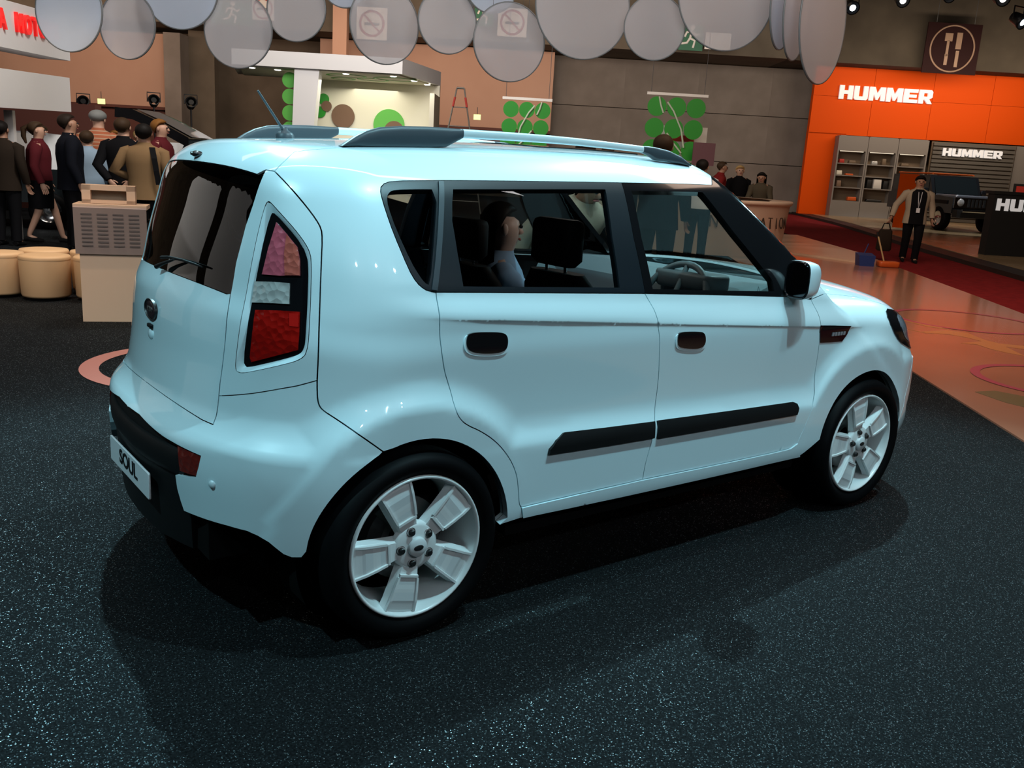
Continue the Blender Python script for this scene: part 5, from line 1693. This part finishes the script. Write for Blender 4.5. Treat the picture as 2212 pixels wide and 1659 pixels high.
# ------------------------------------------------------------------ sweeper and dustpan on the aisle
t = empty('floor_sweeper', G(7.10, 17.95, .012), HR, 'orange floor sweeper with wooden handle on the red aisle', 'sweeper')
m = MB(); m.rbox((.05, 0, .06), (.40, .24, .11), .05); m.build('sweeper_head', 'plastic_orange', t)
m = MB(); m.tube([(-.03, 0, .1), (-.22, 0, .60)], .016, 8); m.build('handle', 'wood_pole', t)
m = MB(); m.tube([(-.215, 0, .58), (-.24, 0, .66)], .022, 8); m.build('grip', 'counter_black', t)
t = empty('dustpan', G(6.72, 18.0, .012), HR, 'dark blue dustpan beside the orange sweeper', 'dustpan')
m = MB(); m.loft([[(-.14, -.12, .0), (.14, -.12, .0), (.14, .12, .0), (-.14, .12, .0)], [(-.16, -.10, .20), (.16, -.10, .20), (.16, .14, .24), (-.16, .14, .24)]], True, True, smooth=False); m.build('pan', 'plastic_blue', t)
m = MB(); m.tube([(.0, .1, .22), (.06, .1, .42)], .012, 6); m.build('pan_handle', 'plastic_blue', t)

# ------------------------------------------------------------------ pedestal and stools
t = empty('info_pedestal', G(-3.60, 8.15), HR + R_(17), 'beige information pedestal with grey printed panel, left of the car', 'pedestal')
m = MB(); m.box((0, 0, .50), (.53, .26, 1.0)); m.build('pedestal_body', 'pedestal_beige', t)
m = MB(); m.add([(-.292, -.155, 1.02), (.292, -.155, 1.02), (.292, -.155, .60), (-.292, -.155, .60), (-.292, -.19, 1.0), (.292, -.19, 1.0), (.292, -.158, .60), (-.292, -.158, .60)], [(0, 1, 5, 4), (4, 5, 6, 7), (0, 4, 7, 3), (1, 2, 6, 5), (0, 3, 2, 1), (3, 7, 6, 2)], 0, False)
pn = m.build('print_panel', 'pedestal_grey', t)
for c in range(4):
    m = MB()
    for k in range(9): m.box((-.19 + .127 * c, -.1905 - .0 + .030 * (k * .041 + .03) / .4 * .8, .945 - .034 * k), (.085, .004, .013))
    m.build('text_block', 'print_dark', pn)
m = MB(); m.box((0, 0, 1.01), (.59, .34, .035)); m.build('pedestal_top', 'pedestal_beige', t)
m = MB()
m.box((-.20, 0, 1.105), (.07, .12, .16)); m.box((.16, 0, 1.105), (.07, .12, .16)); m.box((-.02, 0, 1.165), (.43, .12, .045)); m.box((-.02, 0, 1.045), (.43, .12, .03))
m.build('card_frame', 'pedestal_beige', t)
m = MB(); m.box((-.02, .03, 1.10), (.30, .02, .09)); m.build('card_slot', 'unit_back', t)


STOOLS = [(-4.68, 9.02, 'round beige stool at the front, left of the pedestal'), (-5.16, 9.05, 'round beige stool cut by the left edge'), (-4.20, 9.15, 'round beige stool mostly behind the pedestal'), (-4.93, 9.50, 'round beige stool in the rear row, behind the front stools'), (-4.45, 9.60, 'round beige stool in the rear row, beside the pedestal')]
for a, d, lab in STOOLS:
    t = empty('round_stool', G(a, d), 0, lab, 'stool', 'round beige stools')
    m = MB(); m.lathe([(.0005, .03), (.215, .03), (.225, .05), (.235, .38), (.232, .405)], 40); m.build('stool_drum', 'stool_beige', t)
    m = MB(); m.lathe([(.236, .395), (.238, .415), (.228, .432), (.16, .438), (.0005, .440)], 40); m.build('seat_pad', 'stool_beige', t)
    m = MB(); m.lathe([(.0005, .0), (.19, .0), (.19, .03)], 32); m.build('plinth', 'plastic_black', t)


# ------------------------------------------------------------------ other cars in the back


def simple_car(name, loc, rz, paint, pane, label, gate_open=False, length=4.5, h=1.5):
    t = empty(name, loc, rz, label, 'car')
    hw = .88
    prof = [(-length / 2, .45), (-length / 2, .95), (-length / 2 + .25, 1.02), (length / 2 - 1.0, .98), (length / 2 - .1, .78), (length / 2, .45)]
    m = MB(); m.loft([[(x, -hw, z) for x, z in prof], [(x, -hw * 1.0, z) for x, z in prof], [(x, hw, z) for x, z in prof]], True, True, smooth=False); m.build('body', paint, t)
    cab = [(-length / 2 + .15, .98), (-length / 2 + .45, h - .04), (-length / 2 + 1.1, h), (.2, h - .02), (length / 2 - 1.05, .97)]
    m = MB(); m.loft([[(x, -hw * (.95 if z < 1.1 else .70), z) for x, z in cab], [(x, hw * (.95 if z < 1.1 else .70), z) for x, z in cab]], True, True, smooth=False); m.build('cabin', pane, t)
    m = MB(); m.loft([[(x, y * hw * .71, z + .015) for y in (-1, -.5, 0, .5, 1)] for x, z in cab[1:4]], closed=False, smooth=True); m.build('roof', paint, t)
    for s in (-1, 1):
        m = MB(); m.loft([[(cab[4][0] + .02, s * hw * .93, cab[4][1]), (cab[4][0] - .06, s * hw * .86, cab[4][1])], [(cab[3][0] + .02, s * hw * .70, cab[3][1] + .01), (cab[3][0] - .08, s * hw * .66, cab[3][1] + .015)]], closed=False); m.build('pillar', paint, t)
    for x in (-length / 2 + .85, length / 2 - .85):
        for s in (-1, 1):
            w = empty('wheel'); w.parent = t; w.location = (x, s * .80, .32)
            m = MB(); m.lathe([(.2, -.10), (.30, -.11), (.32, -.07), (.32, .07), (.30, .11), (.2, .10)], 28, axis='y'); m.build('tyre', 'rubber', w)
            m = MB(); m.lathe([(.0005, s * .08), (.12, s * .06), (.2, s * .10)], 20, axis='y'); m.build('rim', 'chrome', w)
    if gate_open:
        x0 = -length / 2 + .5
        pts = [(x0, h + .0), (x0 - .45, h + .22), (x0 - .85, h + .38), (x0 - 1.12, h + .40)]
        m = MB()
        m.loft([[(x, -.68, z), (x, .68, z), (x - .02, .66, z - .15), (x - .02, -.66, z - .15)] for x, z in pts], True, True, smooth=False)
        g = m.build('open_tailgate', paint, t)
        m = MB(); m.loft([[(x, -.5, z + .012), (x, .5, z + .012)] for x, z in pts[:3]], closed=False); m.build('tailgate_glass', 'suv_silver', g)
    return t


t = empty('white_partition', G(-5.2, 17.6), HR, 'low white partition behind the standing people', 'partition')
m = MB(); m.box((0, 0, .82), (3.0, .10, 1.50)); m.build('partition_panel', 'white_paint', t)
m = MB(); m.box((-1.2, 0, .04), (.1, .5, .08)); m.box((1.2, 0, .04), (.1, .5, .08)); m.build('partition_foot', 'dark_steel', t)

simple_car('white_hatchback', G(-9.6, 16.2), HR + R_(200), 'dark_pane', 'white_paint', 'white car behind the group of people at the left', False, 4.3, 1.62)
simple_car('black_estate_car', G(-3.6, 15.5), HR + R_(2), 'black_paint', 'dark_pane', 'black estate car with its tailgate raised, behind the roof', True, 4.4, 1.66)

# ================================================================== people
bsdf('skin_light', (0.50, 0.29, 0.20), 0.55)
bsdf('skin_tan', (0.36, 0.19, 0.12), 0.55)
bsdf('skin_pale', (0.62, 0.42, 0.34), 0.55)
bsdf('eye_dark', (0.01, 0.01, 0.01), 0.3)
bsdf('lip', (0.35, 0.10, 0.09), 0.5)
for _n, _c in dict(cloth_black=(.004, .004, .005), cloth_navy=(.004, .005, .009), cloth_brown=(.022, .015, .010), cloth_maroon=(.085, .010, .014), cloth_tan=(.22, .135, .065), cloth_white=(.68, .68, .70), cloth_blue=(.26, .36, .46), cloth_orange=(.34, .11, .05), cloth_grey=(.10, .10, .10), cloth_red=(.17, .012, .012), cloth_olive=(.07, .055, .035), cloth_skyblue=(.30, .44, .62), cloth_beige=(.36, .29, .21), hair_black=(.010, .008, .007), hair_brown=(.045, .026, .014), hair_red=(.20, .085, .020), hair_grey=(.20, .21, .20), hair_blond=(.42, .27, .11), hair_dark=(.020, .013, .009), shoe_black=(.008, .008, .008), strap_black=(.006, .006, .007)).items():
    bsdf(_n, _c, 0.85 if not _n.startswith('hair') else 0.6, 0, 0.12)


def stripes():
    m = bsdf('cloth_stripe', (.34, .11, .05), .8)
    t = m.node_tree
    tc = nd(m, 'ShaderNodeTexCoord'); wv = nd(m, 'ShaderNodeTexWave', bands_direction='Z'); wv.inputs['Scale'].default_value = 5.5
    mx = nd(m, 'ShaderNodeMix', data_type='RGBA'); mx.inputs['A'].default_value = (.36, .10, .04, 1); mx.inputs['B'].default_value = (.42, .28, .18, 1)
    gt = nd(m, 'ShaderNodeMath', operation='GREATER_THAN'); gt.inputs[1].default_value = .8
    t.links.new(tc.outputs['Object'], wv.inputs['Vector']); t.links.new(wv.outputs['Fac'], gt.inputs[0]); t.links.new(gt.outputs[0], mx.inputs['Factor'])
    t.links.new(mx.outputs['Result'], t.nodes['Principled BSDF'].inputs['Base Color'])


stripes()


def hand_geo(m, wrist, tip, side):
    """palm and five separate bent fingers, from the wrist towards tip"""
    w = Vector(wrist); d = (Vector(tip) - w).normalized()
    x = d.cross(Vector((0, 0, 1)))
    if x.length < .2: x = d.cross(Vector((1, 0, 0)))
    x.normalize(); n = x.cross(d).normalized()
    # spread axis: fore and aft
    sp = n if abs(d.z) > .6 else x
    pl = x if abs(d.z) > .6 else n
    pl = pl * (-side if abs(d.z) > .6 else -1)
    loops = []
    for t, wd, th in ((0, .024, .018), (.03, .036, .017), (.075, .040, .014), (.09, .036, .011)):
        c = w + d * t
        loops.append([c + sp * (wd * math.cos(a)) + pl * (th * math.sin(a)) for a in np.linspace(0, 2 * math.pi, 10, endpoint=False)])
    m.loft(loops, True, True)
    for k, (o, ln) in enumerate(((-.029, .062), (-.010, .074), (.010, .078), (.029, .070))):
        b = w + d * .085 + sp * o
        m.tube([b, b + d * ln * .5 + pl * .004, b + d * ln * .85 + pl * .022, b + d * ln * .95 + pl * .036], [.0090, .0088, .008, .006], 6)
    b = w + d * .03 + sp * .034
    m.tube([b, b + d * .03 + sp * .022 + pl * .006, b + d * .058 + sp * .026 + pl * .018], [.011, .0095, .007], 6)


def limb_mesh(joints, edges, root, sub=1):
    me = bpy.data.meshes.new('body')
    me.from_pydata([j[0] for j in joints], edges, [])
    o = bpy.data.objects.new('tmp_body', me); COL.objects.link(o)
    md = o.modifiers.new('skin', 'SKIN')
    if not me.skin_vertices: me.attributes.new  # the modifier adds its layer itself
    sv = me.skin_vertices
    if len(sv) == 0:
        bm = bmesh.new(); bm.from_mesh(me); bm.verts.layers.skin.verify(); bm.to_mesh(me); bm.free(); sv = me.skin_vertices
    for i, j in enumerate(joints):
        sv[0].data[i].radius = j[1] if isinstance(j[1], tuple) else (j[1], j[1])
        sv[0].data[i].use_root = (i == root)
    sd = o.modifiers.new('sub', 'SUBSURF'); sd.levels = sub; sd.render_levels = sub
    bpy.context.view_layer.update()
    dg = bpy.context.evaluated_depsgraph_get()
    r = bpy.data.meshes.new_from_object(o.evaluated_get(dg))
    bpy.data.objects.remove(o); bpy.data.meshes.remove(me)
    return r


def person(loc, face, H, label, top='cloth_black', bottom='cloth_black', hair='hair_dark', skin='skin_light', style='short', jacket=True, skirt=False, arms=None, legs=None, lean=0.0, sit=False, group=None, sleeve=1.0, woman=False, shoes='shoe_black', bulk=1.16):
    """faces along local +x; joints in metres for 1.75 m, scaled"""
    s = H / 1.75
    T = empty('person', loc, face, label, 'person', group)
    T.scale = (bulk, bulk, 1)
    ML = Matrix.Translation((0, 0, .95)) @ Matrix.Rotation(lean, 4, 'Y') @ Matrix.Translation((0, 0, -.95))
    def u(p): return tuple((ML @ Vector(p)) * s)
    def l(p): return tuple(Vector(p) * s)
    k = .90 if woman else 1.0
    arms = arms or {}
    A = {}
    for sd in (1, -1):
        e, w = arms.get(sd, ((-.03, .245, 1.14), (.05, .255, .90)))
        A[sd] = ((0, sd * .175 * k, 1.42), (e[0], sd * e[1] * k, e[2]), (w[0], sd * w[1] * k, w[2]))
    legs = legs or {}
    Lg = {}
    for sd in (1, -1):
        kn, an = legs.get(sd, ((.02, .10, .50), (0, .105, .085)))
        if sit: kn, an = (.42, .12, .98), (.40, .12, .55)
        Lg[sd] = ((0, sd * .09, .92), (kn[0], sd * kn[1], kn[2]), (an[0], sd * an[1], an[2]), (an[0] + .12, sd * (an[1] + .01), an[2] - .055))
    J = [(u((0, 0, .95)), .115 * s), (u((0, 0, 1.10)), .105 * s), (u((0, 0, 1.28)), .125 * s), (u((-.005, 0, 1.40)), .10 * s), (u((0, 0, 1.50)), .054 * s), (u((.02, 0, 1.565)), .066 * s), (u((.022, 0, 1.64)), .088 * s), (u((.010, 0, 1.70)), .070 * s)]
    E = [(i, i + 1) for i in range(7)]
    for sd in (1, -1):
        b = len(J)
        J += [(u(A[sd][0]), .060 * s), (u(A[sd][1]), .042 * s), (u(A[sd][2]), .029 * s)]
        E += [(3, b), (b, b + 1), (b + 1, b + 2)]
        b = len(J)
        J += [(l(Lg[sd][0]), .085 * s), (l(Lg[sd][1]), .055 * s), (l(Lg[sd][2]), .036 * s), (l(Lg[sd][3]), .030 * s)]
        E += [(0, b), (b, b + 1), (b + 1, b + 2), (b + 2, b + 3)]
    me = limb_mesh(J, E, 0, 1)
    hm = MB()
    b0 = 0
    hm.v = [tuple(v.co) for v in me.vertices]; hm.f = [tuple(p.vertices) for p in me.polygons]; hm.m = [0] * len(hm.f); hm.sm = [True] * len(hm.f)
    bpy.data.meshes.remove(me)
    for sd in (1, -1):
        w_ = Vector(u(A[sd][2])); e_ = Vector(u(A[sd][1]))
        hand_geo(hm, w_, w_ + (w_ - e_), sd)
    # nose, brow and ears grow out of the head
    hm.loft([[u((.098 + dx, dy * .4, z)), u((.098 + dx, -dy * .4, z)), u((.085, -dy, z)), u((.085, dy, z))] for dx, dy, z in ((-.012, .010, 1.662), (.002, .013, 1.645), (.016, .018, 1.622), (.004, .016, 1.610))], True, True)
    for sd in (1, -1): hm.ball(u((.005, sd * .082, 1.635)), tuple(q * s for q in (.018, .010, .030)), 8, 6)
    body = hm.build('body', skin, T, recalc=False)
    for sd in (1, -1):
        m = MB(); m.ball(u((.093, sd * .032, 1.652)), .011 * s, 8, 6); m.build('eye', 'eye_dark', T)
    m = MB(); m.ball(u((.094, 0, 1.585)), tuple(q * s for q in (.008, .024, .008)), 8, 6); m.build('mouth', 'lip', T)
    # hair
    m = MB()
    cx, cz = -.012, 1.672
    if style == 'cap':
        m.ball(u((.0, 0, 1.69)), tuple(q * s for q in (.112, .100, .085)), 18, 12)
        m.tube([u((.06, -.05, 1.70)), u((.17, 0, 1.695)), u((.06, .05, 1.70))], .012 * s, 6)
    else:
        loops = []
        for i in range(11):
            t = math.pi * i / 10 * .98 - math.pi / 2 + .03
            l_ = []
            for j in range(20):
                a = 2 * math.pi * j / 20
                x, y, z = .105 * math.cos(t) * math.cos(a), .094 * math.cos(t) * math.sin(a), .100 * math.sin(t)
                if z < .045 and x > -.02: x = min(x, .030 - (.045 - z) * .55)
                l_.append(u((cx + x, y, cz + z)))
            loops.append(l_)
        m.loft(loops, True, True)
        if style == 'tail': m.tube([u((-.09, 0, 1.70)), u((-.15, 0, 1.66)), u((-.155, 0, 1.55)), u((-.13, 0, 1.45))], [.03 * s, .035 * s, .03 * s, .012 * s], 8)
        if style == 'long':
            m.loft([[u((cx - .02 + .085 * math.cos(a), .105 * math.sin(a), z)) for a in np.linspace(R_(98), R_(262), 14)] for z in (1.70, 1.62, 1.52, 1.42, 1.36)], closed=False)
            m.loft([[u((cx - .03 + .060 * math.cos(a), .085 * math.sin(a), z)) for a in np.linspace(R_(98), R_(262), 14)] for z in (1.36, 1.42, 1.62)], closed=False)
    m.build('hair' if style != 'cap' else 'cap', hair, T)
    # clothing
    hem = .80 if jacket else .94
    ring = lambda z, rx, ry, dx=0: [u((dx + rx * math.cos(a), ry * k * math.sin(a), z)) for a in np.linspace(0, 2 * math.pi, 24, endpoint=False)]
    m = MB()
    if sit: hem = .93
    m.loft([ring(hem, .15, .205), ring(hem + .12, .142, .195), ring(1.08, .135, .180), ring(1.25, .148, .205), ring(1.36, .140, .222), ring(1.43, .115, .210), ring(1.475, .088, .135), ring(1.505, .070, .080), ring(1.53, .066, .070)], False, False)
    m.build('jacket' if jacket else 'top', top, T)
    for sd in (1, -1):
        a, e, w_ = (Vector(A[sd][i]) for i in range(3))
        m = MB()
        a2 = a + Vector((0, -sd * .03, .0))
        if sleeve >= .9:
            pts = [a2, a + Vector((0, sd * .02, -.02)), a.lerp(e, .5), e, e.lerp(w_, .5), e.lerp(w_, .97)]; rr = [.070, .078, .066, .058, .052, .044]
        else:
            pts = [a2, a + Vector((0, sd * .02, -.02)), a.lerp(e, .35), a.lerp(e, .62)]; rr = [.070, .076, .070, .068]
        m.tube([u(p) for p in pts], [r * s for r in rr], 12); m.build('sleeve', top, T)
    if skirt:
        m = MB()
        rg = lambda z, rx, ry: [l((rx * math.cos(a), ry * math.sin(a), z)) for a in np.linspace(0, 2 * math.pi, 24, endpoint=False)]
        m.loft([rg(1.02, .125, .165), rg(.90, .145, .195), rg(.70, .150, .195), rg(.54, .145, .185)]); m.build('skirt', bottom, T)
    else:
        m = MB()
        rg = lambda z, rx, ry: [l((rx * math.cos(a), ry * math.sin(a), z)) for a in np.linspace(0, 2 * math.pi, 20, endpoint=False)]
        if not sit: m.loft([rg(1.03, .128, .170), rg(.93, .140, .190), rg(.84, .125, .180)])
        for sd in (1, -1):
            h, kn, an, to = (Vector(q) for q in Lg[sd])
            m.tube([l(h + Vector((0, 0, .03))), l(h.lerp(kn, .4)), l(kn), l(kn.lerp(an, .6)), l(an + (an - kn).normalized() * .01)], [.100 * s, .092 * s, .072 * s, .064 * s, .062 * s], 12)
        m.build('trousers', bottom, T)
    for sd in (1, -1):
        an, to = Vector(Lg[sd][2]), Vector(Lg[sd][3])
        m = MB(); c = (an + to) / 2
        m.tube([l((an.x - .05, an.y, an.z - .045)), l((an.x, an.y, an.z - .035)), l((an.x + .10, to.y, an.z - .052)), l((an.x + .175, to.y, an.z - .065))], [.034 * s, .042 * s, .036 * s, .020 * s], 10); m.build('shoe', shoes, T)
    return T


F_AWAY = HR + R_(90)     # facing away from the camera
F_RIGHT = HR             # facing right
F_LEFT = HR + math.pi
F_CAM = HR - R_(90)
walk = {1: ((.16, .10, .52), (.10, .10, .10)), -1: ((-.04, .10, .50), (-.22, .10, .12))}
GR_L = 'visitors standing behind the stools'
person(G(-7.35, 13.2), F_AWAY, 1.72, 'person in a dark brown jacket seen from behind at the left edge', 'cloth_brown', 'cloth_black', 'hair_black', 'skin_tan', 'short', group=GR_L)
person(G(-7.05, 13.6), F_AWAY + R_(-70), 1.74, 'person in maroon top and black skirt with ponytail, walking', 'cloth_maroon', 'cloth_black', 'hair_brown', 'skin_light', 'tail', False, True, woman=True, legs={1: ((.14, .08, .50), (.22, .09, .10)), -1: ((-.02, .09, .50), (-.16, .09, .13))}, group=GR_L)
person(G(-6.35, 13.1), F_RIGHT + R_(35), 1.86, 'tall person in a black suit turned right, receding dark hair', 'cloth_navy', 'cloth_black', 'hair_dark', 'skin_tan', 'short', group=GR_L)
person(G(-6.75, 14.9), F_AWAY, 1.98, 'person in a grey cap and orange striped shirt', 'cloth_stripe', 'cloth_grey', 'hair_grey', 'skin_light', 'cap', False, group=GR_L)
person(G(-6.52, 14.0), F_AWAY + R_(15), 1.66, 'person in a light blue shirt half hidden by the black suit', 'cloth_blue', 'cloth_grey', 'hair_brown', 'skin_light', 'short', False, group=GR_L)
person(G(-5.72, 13.4), F_AWAY, 1.86, 'person in a black suit seen from behind, beside the tan blazer', 'cloth_black', 'cloth_black', 'hair_brown', 'skin_light', 'short', arms={1: ((-.12, .26, 1.14), (-.14, .12, .95)), -1: ((-.12, .26, 1.14), (-.14, .12, .95))}, group=GR_L)
P7 = person(G(-5.06, 12.5), F_AWAY + R_(12), 1.78, 'person in a tan blazer with a black bag strap, back turned', 'cloth_tan', 'cloth_black', 'hair_black', 'skin_tan', 'short', arms={1: ((-.05, .32, 1.16), (.12, .16, 1.05)), -1: ((-.04, .25, 1.14), (.08, .20, .98))}, group=GR_L)
m = MB(); m.loft([[(x - .008, y - .03, z), (x - .008, y + .03, z), (x + .004, y + .03, z), (x + .004, y - .03, z)] for x, y, z in ((-.09, -.10, 1.50), (-.155, -.13, 1.36), (-.165, -.15, 1.20), (-.155, -.17, 1.02))], True, True, smooth=False); m.build('bag_strap', 'strap_black', P7)
person(G(-5.38, 13.9), F_RIGHT, 1.88, 'person with reddish hair looking right, behind the tan blazer', 'cloth_maroon', 'cloth_grey', 'hair_red', 'skin_light', 'short', False, woman=True, group=GR_L)
for i, (a, d, H, hr, lab) in enumerate(((-10.6, 19.2, 1.78, 'hair_red', 'distant person behind the white car, at the left edge'), (-9.9, 19.3, 1.74, 'hair_brown', 'distant person behind the white car, second from the edge'), (-8.1, 18.6, 1.72, 'hair_red', 'distant person between the maroon top and the black suit'), (-7.45, 18.2, 1.76, 'hair_blond', 'distant light-haired person just left of the black suit'))):
    person(G(a, d), F_CAM + R_(20 * i), H, lab, 'cloth_grey', 'cloth_black', hr, 'skin_light', 'short', group='distant visitors')
GR_D = 'people at the information desk'
person(G(4.40, 21.6, .05), F_RIGHT, 1.80, 'person in a red top leaning by the desk, turned right', 'cloth_red', 'cloth_black', 'hair_brown', 'skin_tan', 'short', False, woman=True, group=GR_D, lean=R_(8))
person(G(5.06, 22.2, .05), F_CAM, 1.74, 'blond person in a dark suit behind the desk', 'cloth_black', 'cloth_black', 'hair_blond', 'skin_light', 'short', woman=True, group=GR_D)
person(G(5.42, 21.5, .05), F_CAM + R_(-20), 1.62, 'dark haired person leaning on the right end of the desk', 'cloth_olive', 'cloth_black', 'hair_black', 'skin_tan', 'long', woman=True, group=GR_D, lean=R_(10), arms={1: ((.12, .26, 1.16), (.30, .16, 1.10)), -1: ((.12, .26, 1.16), (.30, .14, 1.10))})
person(G(3.12, 16.6), F_AWAY + R_(-30), 1.80, 'person in a white shirt in front of the maroon poster', 'cloth_white', 'cloth_black', 'hair_black', 'skin_tan', 'short', False, group=GR_D, arms={-1: ((.06, .27, 1.18), (.22, .27, 1.22))})
GR_B = 'heads showing over the roof rail'
person(G(.66, 10.5), F_AWAY, 1.86, 'dark haired person behind the car, left head over the rail', 'cloth_black', 'cloth_black', 'hair_dark', 'skin_tan', 'short', group=GR_B)
person(G(1.06, 11.6), F_RIGHT, 1.84, 'dark haired person behind the car, middle head over the rail', 'cloth_black', 'cloth_black', 'hair_brown', 'skin_tan', 'short', group=GR_B)
person(G(1.62, 11.2), F_AWAY + R_(-20), 1.98, 'brown haired person behind the car, in front of the right banner', 'cloth_navy', 'cloth_black', 'hair_brown', 'skin_tan', 'short', group=GR_B)
# walker with bag on the red aisle
PW = person(G(8.14, 19.4, .01), F_CAM + R_(-12), 1.76, 'walking person in grey jacket over black, carrying a dark bag on the red aisle', 'cloth_beige', 'cloth_black', 'hair_black', 'skin_tan', 'short', arms={-1: ((-.02, .34, 1.16), (.06, .40, .92)), 1: ((-.05, .27, 1.15), (.02, .28, .92))}, legs={1: ((.08, .09, .50), (.02, .09, .085)), -1: ((-.02, .09, .50), (-.10, .09, .10))})
m = MB(); m.loft([[(rx * math.cos(t), ry * math.sin(t), z) for t in np.linspace(-.62, .62, 9)] for z, rx, ry in ((.80, .160, .215), (1.0, .150, .205), (1.2, .156, .212), (1.36, .150, .225), (1.44, .122, .21), (1.50, .085, .11))], closed=False)
m.build('shirt_front', 'cloth_black', PW)
m = MB(); m.tube([(.155, .03, 1.45), (.165, .015, 1.25), (.165, 0, 1.12), (.165, -.015, 1.25), (.155, -.03, 1.45)], .006, 5); m.box((.168, 0, 1.08), (.01, .06, .09)); m.build('lanyard', 'cloth_white', PW)
hand = PW.matrix_basis @ Vector((.10, -.47, .80))
t = empty('carry_bag', (hand.x, hand.y, .22), F_CAM - R_(10), 'dark soft carry bag held by the walking person', 'bag')
m = MB(); m.rbox((0, 0, .22), (.18, .30, .44), .06, taper=.86); m.build('bag_body', 'cloth_brown', t)
m = MB(); m.tube([(0, -.09, .43), (0, -.05, .56), (0, .05, .56), (0, .09, .43)], .012, 6); m.build('bag_handle', 'strap_black', t)

# two people at the car
person((1.19, .36, -.32), R_(-30), 1.70, 'dark haired person in a light blue short sleeved top sitting in the far front seat', 'cloth_skyblue', 'cloth_black', 'hair_black', 'skin_pale', 'long', False, sit=True, sleeve=.5, woman=True, bulk=.98, arms={-1: ((.18, .22, 1.24), (.38, .02, 1.20)), 1: ((.1, .25, 1.16), (.3, .2, 1.1))})
person((2.70, 1.85, 0), R_(-95), 1.72, 'person in a beige shirt bending towards the far side of the car', 'cloth_beige', 'cloth_black', 'hair_brown', 'skin_tan', 'short', False, lean=R_(38))
